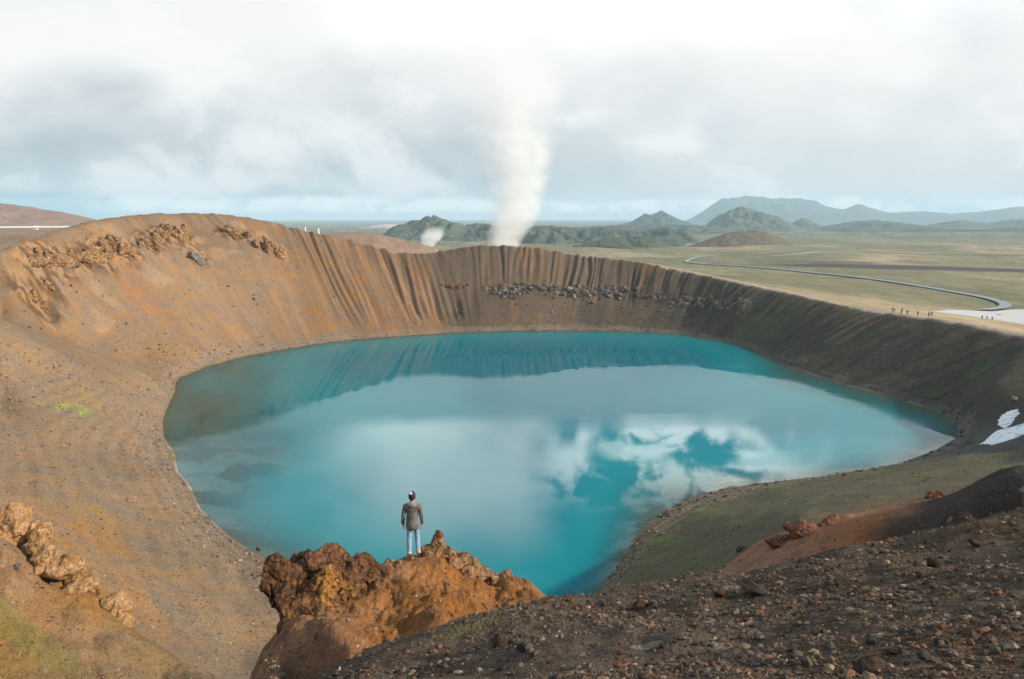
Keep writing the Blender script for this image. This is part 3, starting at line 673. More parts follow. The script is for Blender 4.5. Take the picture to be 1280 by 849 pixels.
def outcrop(name, blobs, mat, voxel, disp, seed, parent=None, fr=.9, origin=None, grow=1.42):
    """one solid rock mass: overlapping angular lumps fused to a single skin, then weathered"""
    bm = bmesh.new(); rg = np.random.RandomState(seed)
    org = np.array(origin if origin is not None else blobs[0][0], float)
    for i, (p, r) in enumerate(blobs):
        r3 = np.array(r if hasattr(r, '__len__') else (r, r, r), float)
        v, f = rock_verts(seed * 31 + i, 4, 16, .10, 2.2)
        a = rg.uniform(0, 6.28); ca, sa = math.cos(a), math.sin(a)
        v = v @ np.array([[ca, -sa, 0], [sa, ca, 0], [0, 0, 1]])
        v = v * r3 * grow + np.array(p, float) - org
        vs = [bm.verts.new(q) for q in v]
        for q in f: bm.faces.new([vs[k] for k in q])
    me = bpy.data.meshes.new('tmp'); bm.to_mesh(me); bm.free()
    o = bpy.data.objects.new('tmp', me); C.objects.link(o)
    md = o.modifiers.new('r', 'REMESH'); md.mode = 'VOXEL'; md.voxel_size = voxel
    dg = bpy.context.evaluated_depsgraph_get(); ev = o.evaluated_get(dg); m2 = bpy.data.meshes.new_from_object(ev)
    bpy.data.objects.remove(o); bpy.data.meshes.remove(me)
    # keep the largest piece only
    bm = bmesh.new(); bm.from_mesh(m2); bm.verts.ensure_lookup_table()
    seen = set(); best = []
    for v in bm.verts:
        if v.index in seen: continue
        st = [v]; seen.add(v.index); comp = []
        while st:
            q = st.pop(); comp.append(q)
            for e in q.link_edges:
                w = e.other_vert(q)
                if w.index not in seen: seen.add(w.index); st.append(w)
        if len(comp) > len(best): best = comp
    bs = set(best); bmesh.ops.delete(bm, geom=[v for v in bm.verts if v not in bs], context='VERTS')
    bm.normal_update(); bm.verts.ensure_lookup_table()
    v = np.array([q.co[:] for q in bm.verts]); nn = np.array([q.normal[:] for q in bm.verts])
    cell = fbm3(v + seed, fr / disp * .30, 2, seed, .5, True) ** 9
    strat = 1 - np.abs(2 * noise3(v[:, 0] * fr / disp * .16 + 4, v[:, 1] * fr / disp * .16, v[:, 2] * fr / disp * .5 + 2 * noise3(v[:, 0] / disp * .2, v[:, 1] / disp * .2, v[:, 2] / disp * .2, 3), seed + 3) - 1)
    d = -cell * disp * 1.0 - strat ** 6 * disp * .45 + (fbm3(v, fr / disp * .5, 4, seed + 7, .6) - .5) * disp * 1.5
    v = v + nn * d[:, None]
    for q, p in zip(bm.verts, v): q.co = p
    for q in bm.faces: q.smooth = True
    bm.to_mesh(m2); bm.free()
    m2.materials.clear(); m2.name = name
    o = obj(name, m2, mat, parent); o.location = Vector(org); return o
def Lb(px, py, s, r): return (W(px, py, s), r)

# knoll rocks
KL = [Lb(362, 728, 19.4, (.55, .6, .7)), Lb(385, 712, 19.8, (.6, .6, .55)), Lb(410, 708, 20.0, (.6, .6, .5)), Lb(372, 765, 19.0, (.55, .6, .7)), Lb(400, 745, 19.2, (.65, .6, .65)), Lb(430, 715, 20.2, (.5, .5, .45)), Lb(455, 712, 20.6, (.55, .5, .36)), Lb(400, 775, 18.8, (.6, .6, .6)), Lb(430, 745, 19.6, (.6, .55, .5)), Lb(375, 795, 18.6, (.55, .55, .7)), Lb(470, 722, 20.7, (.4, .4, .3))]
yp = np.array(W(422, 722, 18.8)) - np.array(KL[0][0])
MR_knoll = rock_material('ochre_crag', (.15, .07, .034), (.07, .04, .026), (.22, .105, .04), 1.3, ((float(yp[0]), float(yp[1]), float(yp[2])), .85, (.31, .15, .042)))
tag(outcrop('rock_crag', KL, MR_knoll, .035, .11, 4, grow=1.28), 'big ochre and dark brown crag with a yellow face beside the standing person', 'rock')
MR_knoll2 = rock_material('knoll_tuff', (.26, .14, .068), (.18, .098, .052), (.32, .21, .125), 2.2)
tag(outcrop('pointed_rock', [Lb(546, 676, 21.9, (.22, .25, .30)), Lb(549, 668, 21.9, (.14, .18, .22)), Lb(543, 690, 21.8, (.35, .3, .25))], MR_knoll2, .022, .02, 6, grow=1.15), 'pointed tan rock standing upright on the knoll right of the person', 'rock')
tag(outcrop('rock_ledge', [Lb(562, 690, 22.0, (.28, .3, .2)), Lb(578, 697, 22.2, (.28, .3, .22)), Lb(592, 706, 22.4, (.25, .3, .22)), Lb(545, 700, 21.4, (.5, .4, .2)), Lb(570, 704, 21.9, (.4, .4, .25)), Lb(590, 714, 22.2, (.35, .4, .2)), Lb(580, 712, 22.1, (.45, .4, .24)), Lb(600, 718, 22.3, (.35, .35, .2))], MR_knoll2, .028, .03, 8, grow=1.15), 'stepped tan rock ledge below the pointed rock on the knoll', 'rock')
tag(outcrop('rock_hump', [Lb(630, 722, 22.8, (.35, .35, .22)), Lb(612, 722, 22.6, (.3, .3, .2)), Lb(655, 734, 23.2, (.3, .3, .22)), Lb(640, 735, 22.8, (.4, .3, .2))], MR_knoll2, .03, .035, 10, grow=1.15), 'rounded brown rock hump at the lake end of the knoll', 'rock')
tag(outcrop('rock_hump', [Lb(488, 708, 21.2, (.28, .25, .14)), Lb(476, 712, 21.0, (.2, .2, .15)), Lb(500, 706, 21.2, (.2, .2, .1))], MR_knoll2, .03, .05, 12), 'low brown rock hump between the crag and the person', 'rock')
# left spur boulders
SP_ = [('tallest pale boulder at the top end of the row on the left spur', [Lb(14, 650, 41.5, (.75, .8, .85)), Lb(17, 634, 41.5, (.42, .45, .38)), Lb(8, 668, 41.2, (.8, .7, .6)), Lb(28, 660, 41.5, (.45, .5, .5))]),
       ('upright tan boulder with a notch next to the tallest one on the spur', [Lb(48, 662, 41.5, (.45, .5, .5)), Lb(50, 678, 41.3, (.45, .5, .6)), Lb(42, 655, 41.6, (.35, .4, .25)), Lb(58, 655, 41.6, (.2, .25, .2))]),
       ('wide craggy tan boulder midway along the row on the spur', [Lb(62, 695, 41, (.6, .6, .5)), Lb(80, 700, 41, (.6, .6, .55)), Lb(72, 708, 40.6, (.7, .6, .4)), Lb(55, 705, 40.6, (.5, .5, .45))]),
       ('low orange boulder below the wide craggy one on the spur', [Lb(100, 722, 41.2, (.6, .6, .5)), Lb(112, 728, 41.4, (.4, .5, .5)), Lb(92, 732, 40.6, (.6, .5, .4))]),
       ('rounded orange boulder with a dark hollow at the low end of the row', [Lb(138, 748, 41.2, (.5, .5, .45)), Lb(150, 758, 41.4, (.5, .5, .6)), Lb(157, 772, 41.3, (.35, .4, .5)), Lb(140, 766, 41, (.4, .4, .5))])]
for i, (lab, bl) in enumerate(SP_): tag(outcrop('boulder', [((p[0], p[1], p[2] - .22), tuple(q * 1.22 for q in r_)) for p, r_ in bl], MR_orange, .05, .032, 20 + i), lab, 'boulder', 'boulders along the left spur')
# red outcrops on the right slope
def on(px, py, r, lift=.3, smin=0):
    p, s = hit(px, py, smin); rz = r[2] if hasattr(r, '__len__') else r
    return ((p.x, p.y, p.z + rz * lift), r)
tag(outcrop('scoria_outcrop', [on(900, 714, (1.1, 1.2, .5), -.75, 25), on(915, 704, (1.3, 1.2, .6), -.75, 25), on(940, 689, (1.3, 1.2, .6), -.75, 25), on(990, 672, (1.3, 1.3, .6), -.75, 25), on(1020, 662, (1.3, 1.3, .5), -.75, 25), on(1050, 652, (1.3, 1.2, .45), -.75, 25), on(985, 690, (1.2, 1.2, .4), -.5, 25)], MR_scoria, .09, .2, 31), 'long rust red scoria outcrop above the green slope', 'rock outcrop')
tag(outcrop('boulder', [on(926, 689, (.45, .5, .5), .35, 25), on(937, 684, (.4, .5, .45), .3, 25)], MR_dark, .06, .12, 32), 'dark brown boulder on the end of the red scoria outcrop', 'boulder')
tag(outcrop('scoria_outcrop', [on(1172, 622, (.8, .8, .6), .1, 25), on(1190, 620, (1.0, .8, .5), .0, 25), on(1208, 620, (1.0, .8, .35), .0, 25), on(1163, 623, (.5, .5, .6), .2, 25)], MR_scoria, .08, .18, 33), 'small square rust red outcrop on the dark slope below the snow', 'rock outcrop')
# crags on the sunlit wall
def crag(line, rmin, rmax, n, seed, mat=MR_cliff, vox=.35):
    rg = random.Random(seed); bl = []
    L = len(line) - 1
    for i in range(n):
        t = i / max(1, n - 1) * L; k = min(int(t), L - 1); f = t - k
        px = line[k][0] * (1 - f) + line[k + 1][0] * f + rg.uniform(-2, 2); py = line[k][1] * (1 - f) + line[k + 1][1] * f + rg.uniform(-4, 4)
        r = rg.uniform(rmin, rmax); bl.append(on(px, py, (r * .85, r * .85, r * rg.uniform(.9, 1.6)), rg.uniform(.05, .3), 100))
    return bl
CR = [([(36, 332), (50, 324), (66, 326), (84, 330)], 1.7, 2.8, 9, 'low broken orange crag at the near end of the cliff line on the sunlit wall', MR_cliff),
      ([(48, 318), (62, 322), (88, 322), (112, 322), (134, 330)], 1.6, 2.8, 11, 'long jagged orange crag in the middle of the cliff line on the sunlit wall', MR_cliff),
      ([(118, 316), (132, 312), (142, 305), (152, 318), (166, 312)], 2.0, 3.4, 10, 'pale buff crag with dark hollows in the cliff line on the sunlit wall', MR_cliff),
      ([(178, 306), (186, 298), (196, 308)], 1.8, 3.0, 6, 'narrow dark orange crag between buff crag and the high crag on the wall', MR_cliff),
      ([(200, 296), (210, 292), (222, 298), (234, 296)], 2.2, 3.6, 8, 'highest rust orange crag just under the crest of the sunlit wall', MR_cliff),
      ([(236, 312), (243, 318), (250, 326)], 1.5, 2.6, 5, 'grey rock slab running down below the highest crag', MR_grey),
      ([(284, 290), (300, 294), (314, 298)], 1.6, 2.8, 6, 'dark crag at the upper end of the far cliff step on the sunlit wall', MR_cliff),
      ([(316, 300), (328, 306), (340, 314), (350, 318)], 2.0, 3.4, 8, 'orange crag with shaded hollow at the lower end of the far cliff step', MR_cliff),
      ([(30, 366), (40, 373), (50, 380), (58, 387)], 1.2, 2.0, 7, 'lone dark and grey crag low on the near part of the sunlit wall', MR_cliff),
      ([(50, 350), (58, 356), (64, 362)], .8, 1.3, 4, 'small broken crag above the lone dark crag on the sunlit wall', MR_cliff)]
for i, (ln, a, b, n, lab, mt) in enumerate(CR): tag(outcrop('crag', crag(ln, a * .62, b * .85, int(n * 1.7), 40 + i), mt, .25, .7, 60 + i), lab, 'crag', 'crags on the sunlit crater wall')
tag(outcrop('crag', crag([(548, 360), (560, 358), (572, 360), (586, 358)], .9, 1.5, 8, 55), MR_redst, .3, .5, 75), 'small rust red ledge midway down the far wall by the gully', 'crag')
print('outcrops', time.time() - T0)

# single stones, copied
def stone_mesh(name, seed, sub, mat, squash=.7):
    v, f = rock_verts(seed, sub, 9, .16); v = v * np.array([1, .85, squash]); me = mesh_np(name, v, tris=f)
    me.materials.append(mat)
    if sub <= 3: me.polygons.foreach_set('use_smooth', np.zeros(len(f), bool))
    return me
def stones(name, variants, places, label, cat, group):
    first = None
    for i, (p, r) in enumerate(places):
        me = variants[i % len(variants)]
        if first is None:
            o = bpy.data.objects.new(name, me); first = o
        else:
            o = first.copy(); o.data = me
        C.objects.link(o)
        o.location = p; o.scale = (r * rnd.uniform(.8, 1.25), r * rnd.uniform(.8, 1.2), r * rnd.uniform(.75, 1.15)); o.rotation_euler = (rnd.uniform(-.3, .3), rnd.uniform(-.3, .3), rnd.uniform(0, 6.28))
        o['label'] = label; o['category'] = cat; o['group'] = group
def gauss_places(n, fn, rlo, rhi, sink=.25, smin=0):
    res = []
    while len(res) < n:
        px, py = fn(); h = hit(px, py, smin)
        if h is None or h[0].z < LAKE_Z - .2: continue
        r = rlo * (rhi / rlo) ** (rnd.random() ** 1.6)
        res.append(((h[0].x, h[0].y, h[0].z + r * sink), r))
    return res
band = [stone_mesh('ledge_block', 100 + i, 3, MR_band if i % 3 else MR_grey, .85) for i in range(6)]
def band_fn():
    x = rnd.uniform(615, 802); c = 359 + (x - 615) / 187 * 5 + 4 * math.sin(x / 19); return x, c + rnd.gauss(0, 4.0) + 4
stones('lava_block', band, gauss_places(120, band_fn, .6, 1.9, .2, 300), 'angular lava block in the rock band across the far wall', 'rock', 'rock band across the far wall')
def band2(): x = rnd.uniform(795, 930); return x, 372 + (x - 800) * .09 + rnd.gauss(0, 8)
stones('lava_block', band, gauss_places(50, band2, .4, 1.15, .2, 250), 'dark angular block strewn on the shaded wall above the lake', 'rock', 'strewn blocks on the shaded wall')
def band3(): return rnd.uniform(690, 810), rnd.uniform(385, 412)
stones('lava_block', [stone_mesh('pale_block', 120 + i, 3, MR_grey, .8) for i in range(3)], gauss_places(26, band3, .35, .9, .2, 250), 'pale grey block scattered below the rock band near the water', 'rock', 'pale blocks below the rock band')
def shore_r():
    t = rnd.random(); return 1180 + rnd.gauss(0, 22), 520 + rnd.gauss(0, 16)
stones('lava_block', [stone_mesh('shore_block', 130 + i, 3, MR_dark if i % 2 else MR_blue, .8) for i in range(4)], [q for q in gauss_places(36, shore_r, .25, .6, .3, 120)], 'dark block piled where the lake meets the shaded wall', 'rock', 'blocks at the lake corner')
leftst = [stone_mesh('wall_stone', 140 + i, 3, MR_brown, .8) for i in range(3)]
stones('stone', leftst, gauss_places(22, lambda: (rnd.uniform(20, 330), rnd.uniform(330, 420)), .35, .9, .2, 150), 'brown stone lying loose on the sunlit orange wall', 'stone', 'loose stones on the sunlit wall')
# named single stones
def one(px, py, r, mat, label, seed, squash=.75, smin=0, sink=.3, sc=(1, 1, 1), sub=4, cat='stone', name='stone'):
    p, s = hit(px, py, smin); rm = r * s / 1000
    o = obj(name, stone_mesh(name, seed, sub, mat, squash)); o.data.polygons.foreach_set('use_smooth', np.ones(len(o.data.polygons), bool))
    o.location = (p.x, p.y, p.z + rm * sink); o.scale = (rm * sc[0], rm * sc[1], rm * sc[2]); o.rotation_euler = (0, 0, rnd.uniform(0, 6)); tag(o, label, cat)
    return o
one(1166, 709, 12, MR_brown, 'tall brown stone beside a smaller round one on the gravel', 201, .9)
one(1151, 722, 8, MR_brown, 'round brown stone leaning beside the tall one on the gravel', 202, .9)
one(1052, 730, 13, MR_brown, 'dome shaped brown stone alone on the gravel below the red outcrop', 203, .75)
one(1088, 838, 26, MR_brown, 'largest flat topped dark boulder half sunk in the gravel', 204, .6)
one(1010, 832, 11, MR_palest, 'pale rounded stone beside a flat one at the bottom gravel edge', 205, .75)
one(997, 822, 10, MR_palest, 'flat pale stone beside the pale rounded one', 206, .45)
one(1090, 806, 8, MR_blue, 'slate blue stone standing on the gravel above the largest boulder', 207, .9)
one(1176, 804, 9, MR_blue, 'slate grey slab stone tilted on the gravel', 208, .6)
one(800, 760, 11, MR_redst, 'rust orange angular stone on the gravel below the lake corner', 209, .8)
one(656, 812, 11, MR_blue, 'pointed slate stone on the gravel under the knoll', 210, 1.0)
one(625, 806, 13, MR_brown, 'squat brown boulder next to the pointed slate stone', 211, .8)
one(945, 742, 20, MR_brown, 'long flat reddish slab lying across the gravel', 212, .25, sc=(1.6, .8, 1))
one(900, 745, 10, MR_redst, 'rusty rounded stone at the end of the flat slab', 213, .7)
one(1220, 683, 12, MR_brown, 'broad brown stone near the grassy edge of the gravel', 214, .6)
one(395, 797, 6, MR_palest, 'pale stone on the bare soil of the knoll', 215, .7)
one(341, 836, 6, MR_palest, 'pale stone at the foot of the knoll soil', 216, .7)
one(352, 846, 7, MR_palest, 'flat pale stone lowest on the knoll soil', 217, .5)
one(21, 711, 7, MR_grey, 'grey stone on the orange soil under the boulder row', 218, .8, 20)
one(51, 734, 7, MR_orange, 'orange stone on the soil under the boulder row', 219, .8, 20)
one(65, 731, 5, MR_palest, 'small white stone on the soil under the boulder row', 220, .6, 20)
one(1268, 500, 4.5, MR_palest, 'pale lone boulder on the shaded wall above the snow', 221, .6, 100, cat='boulder', name='boulder')
one(323, 688, 5, MR_redst, 'rust boulder standing in the shallows at the near shore', 222, .9, 80, cat='boulder', name='boulder')
one(297, 657, 2.5, MR_palest, 'small tan rock breaking the lake surface by the near shore', 223, .8, 80)

# gravel: thousands of pebbles, one mass
PAL_BROWN = [(.085, .056, .038), (.11, .07, .046), (.055, .041, .032), (.15, .098, .062), (.10, .066, .044), (.15, .07, .038), (.10, .083, .068), (.23, .17, .115), (.07, .05, .036), (.055, .042, .034), (.105, .07, .046), (.06, .045, .034)]
PAL_TAN = [(.14, .095, .06), (.18, .125, .08), (.09, .064, .045), (.22, .16, .105), (.15, .085, .05), (.11, .085, .065), (.28, .22, .16)]
PAL_DARK = [(.05, .043, .037), (.075, .063, .05), (.10, .085, .068), (.04, .035, .03), (.16, .13, .10)]
NR_ = np.random.RandomState(11)
def pebble_mass(name, P_, sz, pal, mat, label, subs=(2, 1, 1)):
    """P_: ground points, sz: radii; every pebble gets its own shape, turn and tint"""
    shapes = []
    for k, sb in enumerate(subs):
        v, f = rock_verts(300 + k, sb, 6, .2); shapes.append((v * np.array([1, .85, .65]), f))
    n = len(P_); which = NR_.randint(0, len(shapes), n); vs, fs, cs, off = [], [], [], 0
    pal = np.array(pal)
    for k, (v, f) in enumerate(shapes):
        q = np.nonzero(which == k)[0]; m = len(q)
        if not m: continue
        a = NR_.uniform(0, 6.28, m); ca, sa = np.cos(a), np.sin(a)
        s3 = np.stack([NR_.uniform(.7, 1.3, m), NR_.uniform(.7, 1.3, m), NR_.uniform(.7, 1.2, m)], -1) * sz[q][:, None]
        w = v[None] * s3[:, None]
        w = np.stack([w[..., 0] * ca[:, None] - w[..., 1] * sa[:, None], w[..., 0] * sa[:, None] + w[..., 1] * ca[:, None], w[..., 2]], -1) + P_[q][:, None]
        vs.append(w.reshape(-1, 3)); fs.append((f[None] + (np.arange(m) * len(v))[:, None, None]).reshape(-1, 3) + off); off += m * len(v)
        c = pal[NR_.randint(0, len(pal), m)] * NR_.uniform(.75, 1.2, m)[:, None]; cs.append(np.repeat(c, len(v), 0))
    me = mesh_np(name, np.concatenate(vs), tris=np.concatenate(fs)); add_attr(me, 'albedo', np.concatenate(cs))
    me.polygons.foreach_set('use_smooth', np.zeros(len(me.polygons), bool))
    o = obj(name, me, mat, kind='stuff'); o['label'] = label; return o
def peb_mat():
    mt = newmat('mixed_gravel'); t = NT(mt); co = t.obj_co(); at = t.n('ShaderNodeAttribute', attribute_name='albedo').outputs['Color']
    b = t.noise(co, 40, 4, .6); hs = t.n('ShaderNodeHueSaturation'); t.l(at, hs.inputs['Color']); t.l(t.sm(b, .3, .7, .7, 1.3), hs.inputs['Value'])
    t.out(t.pr(hs.outputs[0], .9, t.bump(b, .4, .02), .2)); return mt
M_peb = peb_mat()
def with_h(x, y, sz, k=.22): return np.stack([x, y, h_at(x, y) + sz * k], -1)
n = 170000
r = np.exp(NR_.uniform(math.log(2.5), math.log(19), n)); a = np.radians(NR_.uniform(-24, 40, n)); x = r * np.sin(a); y = r * np.cos(a)
dens = fbm2(x / 1.3, y / 1.3, 3, 401)
k = (NR_.uniform(size=n) < (dens - .2) * 2.2) & ~((x < -1) & (y > 12.5)) & ~((x < 3.2) & (y > 14.6)); x, y, r = x[k], y[k], r[k]
sz = np.minimum(.0042 * (1 / np.maximum(.006, NR_.uniform(size=len(x)))) ** .55 * (.5 + r * .075), .055)
pebble_mass('gravel', with_h(x, y, sz), sz, PAL_BROWN, M_peb, 'loose mixed gravel covering the near slope', (1, 1, 1, 1))
def shore_pts(n, spread):
    i = NR_.randint(0, len(shore), n); k = NR_.uniform(size=n)[:, None]; p = shore[i] * (1 - k) + shore[(i + 1) % len(shore)] * k
    u = p[:, :2] - ctr; u /= np.hypot(u[:, 0], u[:, 1])[:, None]; d = np.abs(NR_.normal(.8, spread, n)); return p[:, 0] + u[:, 0] * d, p[:, 1] + u[:, 1] * d
x, y = shore_pts(11000, 4.0); th_ = np.degrees(np.arctan2(y - CY, x - CX)); drk = (th_ > -80) & (th_ < 60)
for nm, kk, pal, lab in (('shore_gravel', ~drk, PAL_TAN, 'tan stones and gravel strewn along the sunlit lake shore'), ('shore_gravel', drk, PAL_DARK, 'dark stones and gravel strewn along the shaded lake shore')):
    q = kk & (y > 96); sz = np.minimum(.06 * (1 / np.maximum(.02, NR_.uniform(size=q.sum()))) ** .52, .42)
    pebble_mass(nm, with_h(x[q], y[q], sz), sz, pal, M_peb, lab)
def seen_pts(n, x0, x1, y0, y1, smin, smax, zmin):
    out_, dep_ = [], []
    for _ in range(n):
        h = hit(rnd.uniform(x0, x1), rnd.uniform(y0, y1), smin)
        if h is None or h[1] > smax or h[0].z < zmin: continue
        th_ = math.atan2(h[0].y - CY, h[0].x - CX)
        if smin >= 100 and math.hypot(h[0].x - CX, h[0].y - CY) > float(rr_of(th_)) - 1: continue
        out_.append(h[0][:]); dep_.append(h[1])
    return np.array(out_), np.array(dep_)
def strew(name, n, box, pal, label, k, mx, smin=20, smax=1e4):
    p, d = seen_pts(n, *box, smin, smax, LAKE_Z + .3); sz = np.minimum(k * d * (1 / np.maximum(.03, NR_.uniform(size=len(p)))) ** .5, mx * d); p[:, 2] += sz * .2
    pebble_mass(name, p, sz, pal, M_peb, label)
strew('slope_stones', 15000, (0, 345, 430, 849), PAL_TAN, 'small stones strewn over the left slope', .00042, .002, 18)
strew('scree', 3200, (770, 1280, 560, 720), PAL_BROWN, 'small stones strewn over the right slope', .00045, .002)
strew('wall_debris', 2600, (0, 620, 290, 430), PAL_TAN, 'small debris strewn over the sunlit wall', .00035, .0016, 150)
strew('wall_debris', 2200, (640, 1230, 370, 500), PAL_DARK, 'small debris strewn over the shaded wall', .0004, .0016, 120)
strew('knoll_gravel', 1500, (310, 670, 700, 849), PAL_TAN, 'small stones strewn over the knoll soil', .0006, .003, 14, 25)
# countable stones on the gravel slope
for mats, lab, n, cl in ((MR_palest, 'pale tan stone lying loose on the dark gravel slope', 24, 'pale'), (MR_brown, 'brown stone lying loose on the dark gravel slope', 60, 'brown'), (MR_redst, 'rust red stone lying loose on the dark gravel slope', 30, 'rust'), (MR_blue, 'slate grey stone lying loose on the dark gravel slope', 30, 'slate')):
    vv = [stone_mesh('stone', 500 + i + n, 3, mats, .7) for i in range(4)]
    pl = []
    while len(pl) < n:
        px, py = rnd.uniform(480, 1280), rnd.uniform(650, 849); h = hit(px, py)
        if h is None or h[1] > 15.5: continue
        r = rnd.uniform(1.8, 4.4) * h[1] / 1000 * (1.15 if py > 780 else 1); pl.append(((h[0].x, h[0].y, h[0].z + r * .3), r))
    stones('stone', vv, pl, lab, 'stone', cl + ' stones on the gravel slope')
# thin grass tufts
def grass(name, n, sampler, mat, hmin, hmax):
    vs, fs, off = [], [], 0
    for i in range(n):
        p = sampler()
        if p is None: continue
        for b in range(7):
            a = rnd.uniform(0, 6.28); hh = rnd.uniform(hmin, hmax); w = hh * .05; lx, ly = math.cos(a), math.sin(a); ln = rnd.uniform(.2, .7) * hh
            bx, by = p[0] + rnd.gauss(0, hh * .35), p[1] + rnd.gauss(0, hh * .35)
            vs += [(bx - ly * w, by + lx * w, p[2] - .02), (bx + ly * w, by - lx * w, p[2] - .02), (bx + lx * ln, by + ly * ln, p[2] + hh)]; fs.append((off, off + 1, off + 2)); off += 3
    me = mesh_np(name, np.array(vs), tris=np.array(fs)); o = obj(name, me, mat, kind='stuff'); return o
def grass_mat(name, c1, c2):
    mt = newmat(name); t = NT(mt); co = t.obj_co(); a = t.noise(co, 3, 3); t.out(t.pr(t.mix(t.sm(a, .35, .65), c1, c2), .8, None, .1)); return mt
M_dry = grass_mat('dry_grass', (.22, .20, .085), (.33, .28, .15))
def gline():
    k = rnd.random()
    ln = [(690, 748), (740, 734), (780, 730), (1160, 668), (1200, 658), (1280, 634)]
    i = rnd.choice([0, 0, 1, 3, 3, 4, 4]); px = ln[i][0] * (1 - k) + ln[i + 1][0] * k; py = ln[i][1] * (1 - k) + ln[i + 1][1] * k + abs(rnd.gauss(0, 6)) + 1.0
    h = hit(px, py); 
    if h is None or h[1] > 20 or float(noise2(np.array([h[0].x / .9]), np.array([h[0].y / .9]), 402)[0]) < .48: return None
    return h[0]
grass('dry_grass', 170, gline, M_dry, .025, .075)['label'] = 'thin dry grass along the brow of the gravel slope'
def gpatch():
    px, py = rnd.gauss(580, 30), rnd.gauss(788, 7)
    py = 788 - (px - 580) * .28 + rnd.gauss(0, 5); h = hit(px, py)
    return h[0] if h and h[1] < 16 else None
grass('moss', 150, gpatch, grass_mat('moss_green', (.20, .24, .07), (.30, .30, .12)), .02, .05)['label'] = 'patch of pale moss on the gravel under the knoll'
print('stones', time.time() - T0)

# ------------------------------------------------------------------ snow patches
def snow(outline, name, label, smin=100):
    pp = [hit(x, y, smin)[0] for x, y in outline]
    n = len(pp); c = sum(pp, Vector()) / n
    rings = [0, .4, .7, .88, 1.0]; vs = []; 
    lift = [.28, .26, .22, .13, -.08]
    m = 6
    dense = []
    for i in range(n):
        for k in range(m): dense.append(pp[i].lerp(pp[(i + 1) % n], k / m))
    dense = [Vector((p.x + rnd.gauss(0, .16), p.y + rnd.gauss(0, .16), 0)) for p in dense]
    nd = len(dense)
    for r, l in list(zip(rings, lift))[1:]:
        for p in dense:
            x = c.x + (p.x - c.x) * r; y = c.y + (p.y - c.y) * r; vs.append((x, y, float(h_at(x, y)[0]) + l))
    f = grid_faces(4, nd, True)
    vs.append((c.x, c.y, float(h_at(c.x, c.y)[0]) + .28))
    me = mesh_np(name, np.array(vs), f); bm = bmesh.new(); bm.from_mesh(me); bm.verts.ensure_lookup_table()
    for k in range(nd): bm.faces.new([bm.verts[(k + 1) % nd], bm.verts[k], bm.verts[len(vs) - 1]])
    bmesh.ops.recalc_face_normals(bm, faces=bm.faces)
    for q in bm.faces: q.smooth = True
    bm.to_mesh(me); bm.free()
    return tag(obj(name, me, M_snow), label, 'snow patch')
M_snow = newmat('old_snow'); _t = NT(M_snow); _c = _t.obj_co(); _a = _t.noise(_c, .5, 6, .65)
_t.out(_t.pr(_t.mix(_t.sm(_a, .5, .72), (.80, .80, .80), (.42, .39, .36)), .7, _t.bump(_t.noise(_c, 1.2, 4), .4, .3), .3))
snow([(1246, 532), (1250, 521), (1260, 514), (1273, 510.5), (1276, 515), (1268, 525), (1262, 533), (1254, 536)], 'snow_patch', 'smaller upper patch of old snow with a grey streak on the slope')
snow([(1223, 556), (1235, 546), (1246, 538), (1262, 534), (1280, 529), (1310, 522), (1318, 530), (1280, 543), (1262, 550), (1240, 556.5)], 'snow_patch', 'larger lower patch of white snow reaching the lake corner')

# ------------------------------------------------------------------ road and car park on the plain
def ribbon(name, path, width, mat, lift, skirt=0.0, kind='structure', smin=430):
    P_ = []
    for q in path:
        h = hit(q[0], q[1], smin)
        if h: P_.append(h[0])
    # resample smoothly
    arr = np.array([p[:] for p in P_]); dd = np.concatenate([[0], np.cumsum(np.hypot(*np.diff(arr[:, :2], axis=0).T))])
    t = np.linspace(0, dd[-1], max(30, int(dd[-1] / 6))); x = np.interp(t, dd, arr[:, 0]); y = np.interp(t, dd, arr[:, 1])
    for _ in range(14): x[1:-1] = (x[:-2] + x[1:-1] * 2 + x[2:]) / 4; y[1:-1] = (y[:-2] + y[1:-1] * 2 + y[2:]) / 4
    z = h_at(x, y)
    for _ in range(20): z[1:-1] = (z[:-2] + z[1:-1] * 2 + z[2:]) / 4
    tx, ty = np.gradient(x), np.gradient(y); L = np.hypot(tx, ty); nx, ny = -ty / L, tx / L
    offs = [(-.5, 0), (.5, 0)] if not skirt else [(-.5 - skirt / width * 1.2, -skirt - .6), (-.5, 0), (.5, 0), (.5 + skirt / width * 1.2, -skirt - .6)]
    co = np.stack([np.stack([x + nx * o * width, y + ny * o * width, z + lift + dz], -1) for o, dz in offs], 1).reshape(-1, 3)
    me = mesh_np(name, co, grid_faces(len(x), len(offs))); o = obj(name, me, mat, kind=kind); return o, np.stack([x, y, z + lift, nx, ny], -1)
M_road = newmat('sheen_tinted_asphalt'); _t = NT(M_road); _c = _t.obj_co(); _t.out(_t.pr(_t.mix(_t.noise(_c, .4, 4), (.13, .145, .16), (.18, .20, .215)), .45, None, .8))  # base colour paler and bluer than asphalt: sky sheen painted in
M_bank = newmat('shade_tinted_embankment'); _t = NT(M_bank); _c = _t.obj_co(); _t.out(_t.pr(_t.mix(_t.noise(_c, .6, 4), (.05, .06, .05), (.09, .10, .08)), .95, None, .1))  # bank coloured dark to paint the shadow line below the road
M_lot = newmat('pale_gravel_lot'); _t = NT(M_lot); _c = _t.obj_co(); _t.out(_t.pr(_t.mix(_t.noise(_c, .15, 5), (.40, .39, .39), (.52, .50, .49)), .9, None, .1))
